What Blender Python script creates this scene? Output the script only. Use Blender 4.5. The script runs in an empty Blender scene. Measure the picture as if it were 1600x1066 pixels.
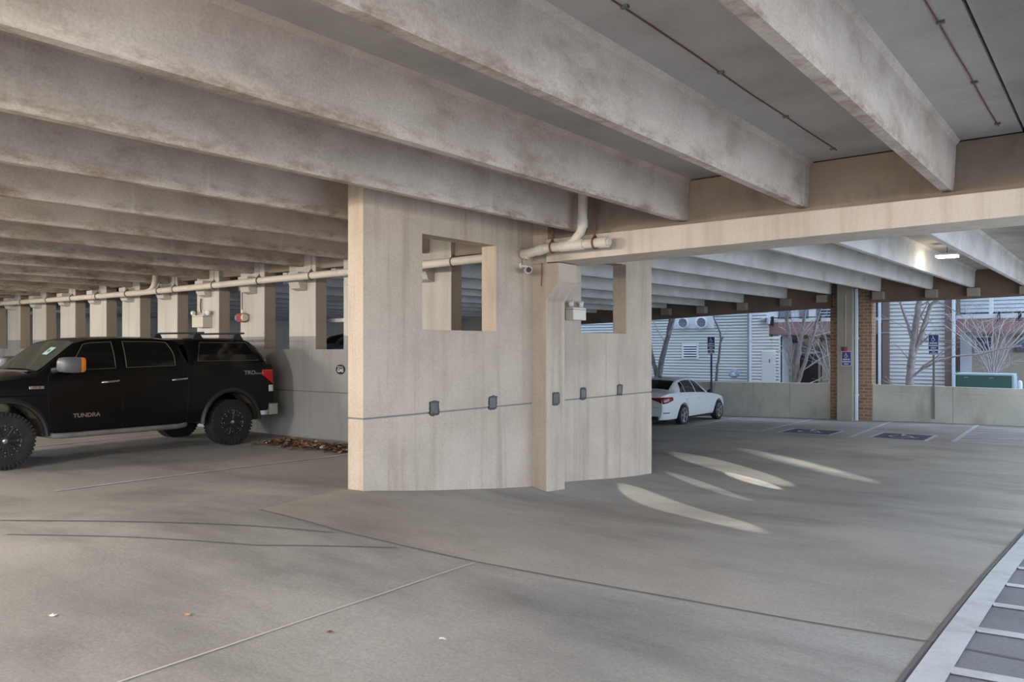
import bpy, bmesh, math, random
import numpy as np
from mathutils import Vector, Matrix

# ------------------------------------------------------------------ camera, sky, light, exposure
S = bpy.context.scene
COL = S.collection
FPX, HOR, CX = 1250.0, 543.0, 800.0
BETA = math.atan(955 / FPX)
cb, sb = math.cos(BETA), math.sin(BETA)
cam_d = bpy.data.cameras.new('camera')
cam_d.sensor_width = 36.0
cam_d.lens = FPX * 36 / 1600
cam_d.shift_y = (HOR - 533) / 1600
cam_d.clip_end = 300
cam = bpy.data.objects.new('camera', cam_d)
COL.objects.link(cam)
cam.rotation_euler = (math.pi / 2, 0, BETA)
S.camera = cam

S.view_settings.view_transform = 'Standard'
S.view_settings.look = 'None'
S.view_settings.exposure = 0.0
S.view_settings.gamma = 1.0
S.view_settings.use_curve_mapping = False

world = bpy.data.worlds.new('sky')
S.world = world
world.use_nodes = True
wn = world.node_tree.nodes
wn['Background'].inputs[0].default_value = (0.58, 0.75, 1.0, 1)
wn['Background'].inputs[1].default_value = 4.4


def lamp(kind, name, loc, energy, color=(1, 1, 1), target=None, **kw):
    d = bpy.data.lights.new(name, kind)
    d.energy = energy
    d.color = color
    for k, v in kw.items():
        setattr(d, k, v)
    o = bpy.data.objects.new(name, d)
    COL.objects.link(o)
    o.location = loc
    if target is not None:
        o.rotation_euler = (Vector(target) - Vector(loc)).to_track_quat('-Z', 'Y').to_euler()
    return o


# the sun stands behind the photographer: the garage shades the house across the way, sunlit paving bounces light in
sun = lamp('SUN', 'sun', (20, -30, 30), 3.8, (1.0, 0.88, 0.72), angle=math.radians(0.6))
sun.rotation_euler = Vector((-0.45, 0.75, -0.62)).to_track_quat('-Z', 'Y').to_euler()
# warm fill lights without fixtures, added behind the camera to brighten the near bay
WARM = (1.0, 0.88, 0.74)
for i, (x, y, p) in enumerate([(-9.0, -3.0, 470), (-3.0, -3.5, 340), (-15.5, -2.0, 500), (-21, 1.0, 440), (1.5, -4.5, 260)]):
    lamp('AREA', 'warm_fill_light', (x, y, 1.45), p, WARM, (x + (1.5 if x < 0 else -6), y + 9, -0.6), shape='RECTANGLE', size=1.3, size_y=0.4)

# added bluish area light, unseen at the right edge, to lift the interior
lamp('AREA', 'side_fill_light', (3.75, 14.5, 0.0), 620, (0.70, 0.83, 1.0), (-6, 14.5, -0.9), shape='RECTANGLE', size=24, size_y=2.4)

# unseen spots standing in for sun off windows: four slim streaks on the drive
DIR = Vector((0.75, -0.66, 0)).normalized()
for (cx_, cy_, cz_, dist, up, ang, e) in [
        (-4.75, 9.75, -2.10, 22, 4.2, 1.7, 75000), (-5.35, 12.15, -2.23, 18, 2.1, 1.0, 45000),
        (-5.85, 14.45, -2.27, 24, 4.1, 1.9, 80000), (-4.95, 13.2, -2.25, 20, 3.8, 1.0, 110000),
        (-4.9, 15.8, -2.28, 24, 3.0, 1.5, 65000), (-5.0, 15.95, -2.28, 20, 2.2, 1.0, 60000)]:
    src = Vector((cx_, cy_, cz_)) + DIR * dist + Vector((0, 0, up))
    lamp('SPOT', 'glint_spot', src, e, (1.0, 0.97, 0.90), (cx_, cy_, cz_), spot_size=math.radians(ang),
         spot_blend=0.35, shadow_soft_size=0.02)

R = random.Random(7)


# ------------------------------------------------------------------ floor height and pixel helpers
CP = np.array([
    (-6.7, 6.05, -1.59), (-6.7, 6.57, -1.665), (-6.7, 7.45, -1.78), (-6.7, 8.21, -1.873), (-6.7, 9.25, -1.985), (-6.6, 10.04, -2.055),
    (-6.7, 11.36, -2.15), (-6.7, 12.88, -2.25), (-12.6, 4.64, -1.745), (-12.6, 8.28, -1.745), (-14.3, 9.75, -1.715), (-11.3, 9.75, -1.715),
    (-10., 4.3, -1.725), (-10., 8.4, -1.745), (-20, 5, -1.77), (-20, 9.75, -1.73), (-28, 9.75, -1.75), (-28, 0, -1.8), (-9, 9.75, -1.74),
    (-7.5, 9.75, -1.78), (-7.4, 6.2, -1.63), (-7.4, 8, -1.70), (0, 0, -1.6), (4, 0, -1.58), (-5, 0, -1.6), (-10, 0, -1.68), (-4.5, 4, -1.60),
    (0, 4, -1.70), (4, 4, -1.72), (0, -10, -1.6), (-15, -10, -1.7), (10, -10, -1.6), (-3, 6.5, -1.79), (0, 6.5, -1.82), (-3, 9.5, -2.02),
    (0, 9.5, -2.02), (4, 9.5, -2.02), (0, 13, -2.22), (-3, 13, -2.24), (4, 13, -2.2), (-6.7, 16, -2.29), (-3, 20, -2.28), (-10, 20, -2.32),
    (-2.4, 27, -2.255), (-4.7, 27, -2.276), (-7, 27, -2.33), (-9.6, 27, -2.37), (-11.2, 27, -2.42), (5, 27, -2.22), (5, 20, -2.24),
    (-20, 27, -2.5), (-20, 14, -2.35), (-12, 14, -2.33), (-9, 12, -2.2), (12, 5, -1.75), (12, 20, -2.2)])


def _u(r2):
    return np.where(r2 > 0, r2 * np.log(np.maximum(r2, 1e-12)), 0)


_n = len(CP)
_K = _u(((CP[:, None, :2] - CP[None, :, :2]) ** 2).sum(-1)) + 0.02 * np.eye(_n)
_Q = np.c_[np.ones(_n), CP[:, :2]]
_W = np.linalg.solve(np.block([[_K, _Q], [_Q.T, np.zeros((3, 3))]]), np.r_[CP[:, 2], 0, 0, 0])


def fz(x, y):
    r2 = (CP[:, 0] - x) ** 2 + (CP[:, 1] - y) ** 2
    return float((_W[:_n] * _u(r2)).sum() + _W[-3] + _W[-2] * x + _W[-1] * y)


def at(px, py, Y):
    """the point of the vertical plane at world Y seen at this pixel of the photograph"""
    a = (px - CX) / FPX
    d = Vector((a * cb - sb, a * sb + cb, -(py - HOR) / FPX))
    return d * (Y / d.y)


# ------------------------------------------------------------------ materials
def mat(name, color, rough=0.6, metal=0.0, coat=0.0, emit=None, estr=0, spec=0.5, trans=0.0, ior=1.45, rn=1.0):
    m = bpy.data.materials.new(name)
    m.use_nodes = True
    b = m.node_tree.nodes['Principled BSDF']
    b.inputs['Base Color'].default_value = (*color, 1)
    b.inputs['Roughness'].default_value = rough
    b.inputs['Metallic'].default_value = metal
    b.inputs['Coat Weight'].default_value = coat
    b.inputs['Specular IOR Level'].default_value = spec
    b.inputs['Transmission Weight'].default_value = trans
    b.inputs['IOR'].default_value = ior
    if emit:
        b.inputs['Emission Color'].default_value = (*emit, 1)
        b.inputs['Emission Strength'].default_value = estr
    nt = m.node_tree
    # a little procedural unevenness on everything
    tc = nt.nodes.new('ShaderNodeTexCoord')
    nz = nt.nodes.new('ShaderNodeTexNoise')
    nz.inputs['Scale'].default_value = 14
    nz.inputs['Detail'].default_value = 4
    nt.links.new(tc.outputs['Object'], nz.inputs['Vector'])
    mr = nt.nodes.new('ShaderNodeMapRange')
    mr.inputs['To Min'].default_value = max(0.0, rough - 0.05 * rn)
    mr.inputs['To Max'].default_value = min(1.0, rough + 0.08 * rn)
    nt.links.new(nz.outputs['Fac'], mr.inputs['Value'])
    nt.links.new(mr.outputs['Result'], b.inputs['Roughness'])
    return m


def concrete(name, c1, c2, stain=None, stain_amt=0.4, streak=(3, 3, 0.35), scale=0.8, bump=0.15, rough=0.85, grain=0.12, pits=0.0, stain_lo=0.5,
             coat=0.0, edge=None):
    m = bpy.data.materials.new(name)
    m.use_nodes = True
    nt = m.node_tree
    N, L = nt.nodes, nt.links
    b = N['Principled BSDF']
    b.inputs['Roughness'].default_value = rough
    b.inputs['Specular IOR Level'].default_value = 0.3
    b.inputs['Coat Weight'].default_value = coat
    b.inputs['Coat Roughness'].default_value = 0.35
    geo = N.new('ShaderNodeNewGeometry')

    def noise(sc, detail=6, vec=None, rough_=0.6):
        n = N.new('ShaderNodeTexNoise')
        n.inputs['Scale'].default_value = sc
        n.inputs['Detail'].default_value = detail
        n.inputs['Roughness'].default_value = rough_
        L.new(vec or geo.outputs['Position'], n.inputs['Vector'])
        return n

    def ramp(sock, a, b_):
        r = N.new('ShaderNodeMapRange')
        r.inputs['From Min'].default_value = a
        r.inputs['From Max'].default_value = b_
        L.new(sock, r.inputs['Value'])
        return r.outputs['Result']

    def mix(f, a, b_, mode='MIX'):
        x = N.new('ShaderNodeMix')
        x.data_type = 'RGBA'
        x.blend_type = mode
        for s, v in ((0, f), (6, a), (7, b_)):
            if isinstance(v, bpy.types.NodeSocket):
                L.new(v, x.inputs[s])
            elif s == 0:
                x.inputs[0].default_value = v
            else:
                x.inputs[s].default_value = (*v, 1)
        return x.outputs[2]

    base = mix(ramp(noise(scale, 8).outputs['Fac'], 0.3, 0.7), c1, c2)
    if stain:
        mp = N.new('ShaderNodeMapping')
        mp.inputs['Scale'].default_value = streak
        L.new(geo.outputs['Position'], mp.inputs['Vector'])
        st = ramp(noise(1.0, 8, mp.outputs['Vector'], 0.65).outputs['Fac'], stain_lo, stain_lo + 0.25)
        mm = N.new('ShaderNodeMath')
        mm.operation = 'MULTIPLY'
        mm.inputs[1].default_value = stain_amt
        L.new(st, mm.inputs[0])
        base = mix(mm.outputs[0], base, stain)
    if edge:
        # rust and dirt that gathers along the lower edge of the beams, broken up by noise
        col, z0, z1, amt = edge
        sp = N.new('ShaderNodeSeparateXYZ')
        L.new(geo.outputs['Position'], sp.inputs[0])
        mp2 = N.new('ShaderNodeMapping')
        mp2.inputs['Scale'].default_value = (2.2, 2.2, 7)
        L.new(geo.outputs['Position'], mp2.inputs['Vector'])
        nz2 = ramp(noise(1.0, 9, mp2.outputs['Vector'], 0.75).outputs['Fac'], 0.46, 0.66)
        rz = ramp(sp.outputs[2], z1, z1 - .09)
        m3 = N.new('ShaderNodeMath')
        m3.operation = 'MULTIPLY'
        L.new(nz2, m3.inputs[0])
        L.new(rz, m3.inputs[1])
        m4 = N.new('ShaderNodeMath')
        m4.operation = 'MULTIPLY'
        m4.inputs[1].default_value = amt
        L.new(m3.outputs[0], m4.inputs[0])
        base = mix(m4.outputs[0], base, col)
        # pale lime runs down the faces
        mp3 = N.new('ShaderNodeMapping')
        mp3.inputs['Scale'].default_value = (5, 5, 0.5)
        L.new(geo.outputs['Position'], mp3.inputs['Vector'])
        n5 = ramp(noise(1.0, 5, mp3.outputs['Vector'], 0.6).outputs['Fac'], 0.62, 0.75)
        m5 = N.new('ShaderNodeMath')
        m5.operation = 'MULTIPLY'
        m5.inputs[1].default_value = 0.45
        L.new(n5, m5.inputs[0])
        base = mix(m5.outputs[0], base, (0.66, 0.62, 0.56))
    g = ramp(noise(45, 5, None, 0.8).outputs['Fac'], 0.25, 0.75)
    gm = N.new('ShaderNodeMapRange')
    gm.inputs['To Min'].default_value = 1 - grain
    gm.inputs['To Max'].default_value = 1 + grain
    L.new(g, gm.inputs['Value'])
    comb = N.new('ShaderNodeCombineColor')
    for i in range(3):
        L.new(gm.outputs['Result'], comb.inputs[i])
    base = mix(1.0, base, comb.outputs[0], 'MULTIPLY')
    if pits:
        vo = N.new('ShaderNodeTexVoronoi')
        vo.inputs['Scale'].default_value = 7
        L.new(geo.outputs['Position'], vo.inputs['Vector'])
        p = ramp(vo.outputs['Distance'], 0.10, 0.06)
        sel = ramp(noise(2.2, 3).outputs['Fac'], 0.52, 0.6)
        mm = N.new('ShaderNodeMath')
        mm.operation = 'MULTIPLY'
        L.new(p, mm.inputs[0])
        L.new(sel, mm.inputs[1])
        m2 = N.new('ShaderNodeMath')
        m2.operation = 'MULTIPLY'
        m2.inputs[1].default_value = pits
        L.new(mm.outputs[0], m2.inputs[0])
        base = mix(m2.outputs[0], base, (0.07, 0.065, 0.06))
    L.new(base, b.inputs['Base Color'])
    bp = N.new('ShaderNodeBump')
    bp.inputs['Strength'].default_value = bump
    bp.inputs['Distance'].default_value = 0.02
    L.new(noise(30, 8, None, 0.75).outputs['Fac'], bp.inputs['Height'])
    L.new(bp.outputs['Normal'], b.inputs['Normal'])
    return m


def brick_mat(name):
    m = bpy.data.materials.new(name)
    m.use_nodes = True
    nt = m.node_tree
    N, L = nt.nodes, nt.links
    geo = N.new('ShaderNodeNewGeometry')
    sep = N.new('ShaderNodeSeparateXYZ')
    L.new(geo.outputs['Position'], sep.inputs[0])
    add = N.new('ShaderNodeMath')
    L.new(sep.outputs[0], add.inputs[0])
    L.new(sep.outputs[1], add.inputs[1])
    cmb = N.new('ShaderNodeCombineXYZ')
    L.new(add.outputs[0], cmb.inputs[0])
    L.new(sep.outputs[2], cmb.inputs[1])
    br = N.new('ShaderNodeTexBrick')
    br.inputs['Color1'].default_value = (0.28, 0.15, 0.085, 1)
    br.inputs['Color2'].default_value = (0.2, 0.105, 0.06, 1)
    br.inputs['Mortar'].default_value = (0.30, 0.255, 0.2, 1)
    br.inputs['Scale'].default_value = 1
    br.inputs['Brick Width'].default_value = 0.24
    br.inputs['Row Height'].default_value = 0.105
    br.inputs['Mortar Size'].default_value = 0.012
    L.new(cmb.outputs[0], br.inputs['Vector'])
    L.new(br.outputs['Color'], N['Principled BSDF'].inputs['Base Color'])
    N['Principled BSDF'].inputs['Roughness'].default_value = 0.9
    return m


M = {}
M['wall'] = concrete('wall_concrete', (0.515, 0.425, 0.335), (0.395, 0.32, 0.248), (0.30, 0.22, 0.16), 0.75, (5.5, 5.5, 0.3), 0.9, 0.2, grain=0.18)
M['pier'] = concrete('pier_concrete', (0.57, 0.54, 0.49), (0.46, 0.43, 0.385), (0.27, 0.24, 0.2), 0.5, (5, 5, 0.3), 0.6, 0.12)
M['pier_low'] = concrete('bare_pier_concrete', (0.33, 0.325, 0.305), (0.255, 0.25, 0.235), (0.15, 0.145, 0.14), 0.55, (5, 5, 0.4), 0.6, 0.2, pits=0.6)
M['groove'] = mat('dark_groove', (0.20, 0.185, 0.165), 0.9)
M['beam'] = concrete('beam_concrete', (0.60, 0.525, 0.45), (0.40, 0.335, 0.28), (0.20, 0.135, 0.09), 0.7, (1.6, 0.9, 2.2), 1.0, 0.2, grain=0.22, pits=0.4, edge=((0.20, 0.125, 0.075), 1.40, 1.72, 0.85))
M['beam_far'] = concrete('far_beam_concrete', (0.60, 0.585, 0.57), (0.44, 0.42, 0.40), (0.24, 0.21, 0.18), 0.6, (1.4, 0.9, 2.0), 0.9, 0.2, grain=0.2, pits=0.25)
M['slab'] = concrete('slab_concrete', (0.46, 0.43, 0.40), (0.37, 0.345, 0.315), (0.22, 0.19, 0.16), 0.5, (0.9, 0.9, 0.9), 1.1, 0.1)
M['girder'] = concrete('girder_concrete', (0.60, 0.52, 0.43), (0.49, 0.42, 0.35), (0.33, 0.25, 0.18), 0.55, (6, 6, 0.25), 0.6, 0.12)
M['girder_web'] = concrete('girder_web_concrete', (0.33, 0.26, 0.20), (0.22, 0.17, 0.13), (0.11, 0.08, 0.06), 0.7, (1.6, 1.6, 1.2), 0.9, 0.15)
M['floor'] = concrete('floor_concrete', (0.40, 0.385, 0.36), (0.27, 0.26, 0.245), (0.12, 0.115, 0.11), 0.65, (0.35, 0.9, 1), 0.5, 0.25, 0.75, 0.26, stain_lo=0.48)
M['lot'] = concrete('dark_asphalt', (0.235, 0.235, 0.25), (0.18, 0.18, 0.195), (0.11, 0.11, 0.12), 0.5, (0.6, 0.6, 1), 0.8, 0.3, 0.75, 0.25)
M['apron'] = concrete('apron_concrete', (0.43, 0.395, 0.35), (0.29, 0.265, 0.235), (0.15, 0.13, 0.115), 0.6, (0.4, 0.9, 1), 0.5, 0.25, 0.75, 0.26, stain_lo=0.5)
M['parapet'] = concrete('parapet_concrete', (0.50, 0.48, 0.41), (0.38, 0.365, 0.31), (0.19, 0.175, 0.14), 0.65, (1.5, 1.5, 0.6), 0.8, 0.2, pits=0.9)
M['spandrel'] = concrete('spandrel_concrete', (0.20, 0.135, 0.095), (0.14, 0.095, 0.07), (0.075, 0.055, 0.042), 0.6, (1.2, 1.2, 1), 0.7, 0.1)
M['haunch'] = concrete('haunch_concrete', (0.34, 0.28, 0.22), (0.24, 0.195, 0.15), None, bump=0.3)
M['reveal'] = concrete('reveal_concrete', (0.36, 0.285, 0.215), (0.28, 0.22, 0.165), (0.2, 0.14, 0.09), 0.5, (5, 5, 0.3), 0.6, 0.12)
M['column'] = concrete('column_concrete', (0.33, 0.30, 0.25), (0.26, 0.235, 0.2), (0.16, 0.14, 0.12), 0.6, (3, 3, 0.4), 0.6, 0.2, pits=0.5)
M['brick'] = brick_mat('brick')
M['joint'] = mat('joint_sealant', (0.13, 0.125, 0.12), 0.8)
M['joint_pale'] = mat('joint_sealant_pale', (0.50, 0.48, 0.44), 0.8)
M['crack'] = mat('crack_filler', (0.16, 0.155, 0.148), 0.8)
M['paint'] = concrete('white_road_paint', (0.58, 0.585, 0.59), (0.46, 0.465, 0.47), (0.3, 0.3, 0.3), 0.6, (3, 3, 3), 2, 0.1)
M['blue_paint'] = concrete('blue_road_paint', (0.075, 0.08, 0.115), (0.11, 0.115, 0.15), None)
M['pvc'] = concrete('old_white_pvc', (0.66, 0.61, 0.53), (0.56, 0.5, 0.42), (0.3, 0.26, 0.2), 0.5, (3, 3, 3), 2, 0.02, 0.5, 0.04)
M['rust'] = mat('red_primer_steel', (0.16, 0.055, 0.035), 0.6)
M['steel'] = mat('dull_steel', (0.16, 0.15, 0.145), 0.55, 0.4)
M['plate'] = concrete('steel_plate', (0.17, 0.165, 0.155), (0.11, 0.105, 0.1), (0.07, 0.05, 0.04), 0.5, (12, 12, 12), 6, 0.6)
M['cream'] = mat('cream_metal', (0.58, 0.53, 0.43), 0.45)
M['white'] = mat('white_plastic', (0.7, 0.69, 0.67), 0.4)
M['lens'] = mat('clear_lens', (0.62, 0.6, 0.56), 0.12, coat=0.4)
M['red'] = mat('red_plastic', (0.25, 0.02, 0.03), 0.4)
M['black'] = mat('black_plastic', (0.02, 0.02, 0.02), 0.45)
M['dark'] = mat('dark_gap', (0.008, 0.008, 0.008), 0.9)
M['conduit'] = mat('conduit', (0.10, 0.095, 0.085), 0.5, 0.3)
M['truck'] = mat('black_car_paint', (0.0035, 0.0033, 0.0032), 0.2, 0.0, 0.0, spec=0.35, rn=0.3)
M['glass_dark'] = mat('tinted_glass', (0.006, 0.006, 0.006), 0.06, 0.0, 0.0, spec=0.5)
M['windshield'] = mat('windshield_glass', (0.045, 0.055, 0.045), 0.06, 0.0, 0.0, spec=0.8)
M['tire'] = concrete('tire_rubber', (0.028, 0.026, 0.024), (0.018, 0.017, 0.016), (0.07, 0.062, 0.05), 0.35, (5, 5, 5), 4, 0.3, 0.85)
M['rim'] = mat('black_rim', (0.012, 0.012, 0.012), 0.35, coat=0.3)
M['chrome'] = mat('chrome', (0.62, 0.62, 0.62), 0.18, 1.0)
M['silver'] = mat('silver_paint', (0.28, 0.28, 0.29), 0.4, 0.5)
M['mirror_grey'] = mat('mirror_grey', (0.11, 0.11, 0.12), 0.35)
M['tail_dark'] = mat('dark_tail_lens', (0.2, 0.012, 0.015), 0.2, coat=0.3)
M['amber'] = mat('amber_lens', (0.85, 0.24, 0.02), 0.25)
M['tail'] = mat('red_tail_lens', (0.5, 0.012, 0.012), 0.2, coat=0.3)
M['step'] = concrete('dusty_step', (0.20, 0.185, 0.16), (0.12, 0.11, 0.1), None, scale=5)
M['mud'] = concrete('dusty_liner', (0.10, 0.085, 0.06), (0.05, 0.045, 0.035), None, scale=3)
M['car_white'] = mat('white_car_paint', (0.62, 0.62, 0.61), 0.45, coat=0.25, rn=0.0)
M['car_blue'] = mat('dark_blue_car_paint', (0.05, 0.08, 0.19), 0.25, coat=0.6)
M['sticker'] = mat('pale_sticker', (0.38, 0.5, 0.44), 0.6)
M['sticker_mark'] = mat('sticker_mark', (0.06, 0.16, 0.12), 0.6)
M['siding'] = concrete('pale_blue_siding', (0.50, 0.54, 0.565), (0.46, 0.50, 0.53), None, grain=0.03, bump=0.03)
M['siding_white'] = concrete('white_siding', (0.60, 0.605, 0.64), (0.56, 0.565, 0.60), None, grain=0.03, bump=0.03)
M['trim'] = concrete('white_trim', (0.62, 0.67, 0.74), (0.58, 0.63, 0.7), None, grain=0.03, bump=0.03)
M['brown'] = concrete('brown_trim', (0.20, 0.145, 0.145), (0.17, 0.12, 0.12), None, grain=0.06, bump=0.05)
M['maroon'] = concrete('balcony_band', (0.30, 0.19, 0.19), (0.25, 0.155, 0.155), None, grain=0.06, bump=0.05)
M['beige'] = concrete('beige_stucco', (0.40, 0.36, 0.31), (0.36, 0.32, 0.275), None, grain=0.05, bump=0.1)
M['olive'] = concrete('olive_stucco', (0.22, 0.2, 0.155), (0.19, 0.17, 0.13), None, grain=0.05, bump=0.1)
M['grey_wall'] = concrete('grey_siding', (0.26, 0.28, 0.30), (0.22, 0.24, 0.26), None, grain=0.05, bump=0.1)
M['door'] = mat('dark_wood_door', (0.022, 0.018, 0.024), 0.4)
M['window'] = mat('window_glass', (0.05, 0.08, 0.12), 0.08, coat=0.3)
M['louver'] = mat('dark_louver', (0.03, 0.04, 0.07), 0.5)
M['bark'] = concrete('grey_bark', (0.40, 0.36, 0.36), (0.24, 0.21, 0.21), (0.1, 0.085, 0.085), 0.7, (9, 9, 2), 6, 0.6)
M['bark_dark'] = concrete('dark_bark', (0.22, 0.2, 0.22), (0.12, 0.105, 0.11), (0.05, 0.05, 0.06), 0.7, (9, 9, 2), 6, 0.6)
M['twig'] = concrete('pale_twigs', (0.50, 0.47, 0.48), (0.36, 0.33, 0.34), None, scale=6)
M['green'] = mat('dark_green_enamel', (0.03, 0.10, 0.09), 0.45)
M['green_pale'] = mat('pale_green_edge', (0.33, 0.45, 0.5), 0.5)
M['sign_blue'] = mat('sign_blue', (0.012, 0.03, 0.16), 0.4)
M['sign_white'] = mat('sign_white', (0.7, 0.72, 0.75), 0.4)
M['post'] = mat('galvanised_post', (0.17, 0.165, 0.15), 0.5, 0.3)
M['post_blue'] = mat('blue_grey_post', (0.06, 0.07, 0.14), 0.5, 0.2)
M['lamp_on'] = mat('lit_lens', (1, 1, 1), 0.5, emit=(1.0, 0.97, 0.88), estr=12)
M['soil'] = concrete('planting_soil', (0.2, 0.17, 0.13), (0.12, 0.1, 0.08), None, scale=3)
M['leaf_red'] = mat('dry_red_leaf', (0.20, 0.055, 0.04), 0.8)
M['leaf_tan'] = mat('dry_tan_leaf', (0.36, 0.24, 0.12), 0.8)
M['leaf_brown'] = mat('dry_brown_leaf', (0.07, 0.045, 0.03), 0.8)
M['leaf_white'] = mat('paper_scrap', (0.6, 0.57, 0.5), 0.8)
M['coil'] = mat('blue_grey_hose', (0.25, 0.32, 0.45), 0.5)


# ------------------------------------------------------------------ mesh helpers
class MB:
    def __init__(self):
        self.bm = bmesh.new()

    def poly(self, pts):
        vs = [self.bm.verts.new(p) for p in pts]
        return self.bm.faces.new(vs)

    def box(self, x0, x1, y0, y1, z0, z1, mi=0):
        v = [self.bm.verts.new((x, y, z)) for z in (z0, z1) for y in (y0, y1) for x in (x0, x1)]
        for f in ((0, 2, 3, 1), (4, 5, 7, 6), (0, 1, 5, 4), (2, 6, 7, 3), (0, 4, 6, 2), (1, 3, 7, 5)):
            self.bm.faces.new([v[i] for i in f]).material_index = mi
        return self

    def prism(self, pts, vec, mi=0):
        """extrude a polygon (list of 3D points) along vec"""
        vec = Vector(vec)
        a = [self.bm.verts.new(p) for p in pts]
        b = [self.bm.verts.new(Vector(p) + vec) for p in pts]
        n = len(pts)
        fs = [self.bm.faces.new(a[::-1]), self.bm.faces.new(b)]
        for i in range(n):
            fs.append(self.bm.faces.new([a[i], a[(i + 1) % n], b[(i + 1) % n], b[i]]))
        for f in fs:
            f.material_index = mi
        return self

    def loft(self, rings, closed=True, caps=True, mi=0):
        vr = [[self.bm.verts.new(p) for p in r] for r in rings]
        n = len(rings[0])
        for a, b in zip(vr, vr[1:]):
            for i in range(n if closed else n - 1):
                f = self.bm.faces.new([a[i], a[(i + 1) % n], b[(i + 1) % n], b[i]])
                f.material_index = mi
        if caps and closed:
            self.bm.faces.new(vr[0][::-1]).material_index = mi
            self.bm.faces.new(vr[-1]).material_index = mi
        return vr

    def tube(self, pts, rad, n=10, mi=0, caps=True):
        pts = [Vector(p) for p in pts]
        rs = rad if isinstance(rad, (list, tuple)) else [rad] * len(pts)
        rings = []
        up = None
        for i, p in enumerate(pts):
            t = (pts[min(i + 1, len(pts) - 1)] - pts[max(i - 1, 0)])
            t.normalize()
            if up is None:
                up = Vector((0, 0, 1)) if abs(t.z) < 0.9 else Vector((1, 0, 0))
            x = t.cross(up)
            x.normalize()
            up = x.cross(t)
            up.normalize()
            rings.append([p + (x * math.cos(2 * math.pi * k / n) + up * math.sin(2 * math.pi * k / n)) * rs[i] for k in range(n)])
        self.loft(rings, True, caps, mi)
        return self

    def cyl(self, a, b, r, n=16, mi=0):
        return self.tube([a, b], r, n, mi)

    def lathe(self, prof, c=(0, 0, 0), axis='y', n=32, mi=0, caps=True):
        """prof: list of (radius, offset along axis)"""
        rings = []
        for r, h in prof:
            ring = []
            for k in range(n):
                a = 2 * math.pi * k / n
                u, v = r * math.cos(a), r * math.sin(a)
                p = {'x': (h, u, v), 'y': (v, h, u), 'z': (u, v, h)}[axis]
                ring.append((c[0] + p[0], c[1] + p[1], c[2] + p[2]))
            rings.append(ring)
        self.loft(rings, True, caps, mi)
        return self

    def build(self, name, m, parent=None, loc=(0, 0, 0), smooth=None, bevel=0.0):
        bm = self.bm
        bmesh.ops.recalc_face_normals(bm, faces=bm.faces)
        me = bpy.data.meshes.new(name)
        bm.to_mesh(me)
        bm.free()
        for x in (m if isinstance(m, (list, tuple)) else [m]):
            me.materials.append(x)
        if smooth:
            for p in me.polygons:
                p.use_smooth = True
            me.set_sharp_from_angle(angle=math.radians(smooth))
        o = bpy.data.objects.new(name, me)
        COL.objects.link(o)
        o.location = loc
        if parent:
            o.parent = parent
        if bevel:
            b = o.modifiers.new('bevel', 'BEVEL')
            b.width = bevel
            b.segments = 2
            b.limit_method = 'ANGLE'
        return o


def tag(o, label, cat, group=None, kind=None):
    o['label'] = label
    o['category'] = cat
    if group:
        o['group'] = group
    if kind:
        o['kind'] = kind
    return o


def thing(name, label, cat, loc=(0, 0, 0), rz=0.0, group=None):
    o = bpy.data.objects.new(name, None)
    o.empty_display_size = 0.2
    COL.objects.link(o)
    o.location = loc
    o.rotation_euler = (0, 0, rz)
    return tag(o, label, cat, group)


def text(name, body, size, loc, rot, m, parent=None, squash=1.0, extrude=0.001, align='CENTER', bold=0.0):
    c = bpy.data.curves.new(name, 'FONT')
    c.body = body
    c.size = size
    c.extrude = extrude
    c.offset = bold
    c.align_x = align
    c.align_y = 'CENTER'
    c.materials.append(m)
    tmp = bpy.data.objects.new('tmp', c)
    COL.objects.link(tmp)
    me = bpy.data.meshes.new_from_object(tmp.evaluated_get(bpy.context.evaluated_depsgraph_get()))
    bpy.data.objects.remove(tmp)
    bpy.data.curves.remove(c)
    me.name = name
    o = bpy.data.objects.new(name, me)
    COL.objects.link(o)
    o.location = loc
    o.rotation_euler = rot
    o.scale = (squash, 1, 1)
    if parent:
        o.parent = parent
    return o


FACE_X = (math.pi / 2, 0, math.pi / 2)       # reads from +X
FACE_Y = (math.pi / 2, 0, 0)                 # reads from -Y


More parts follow.
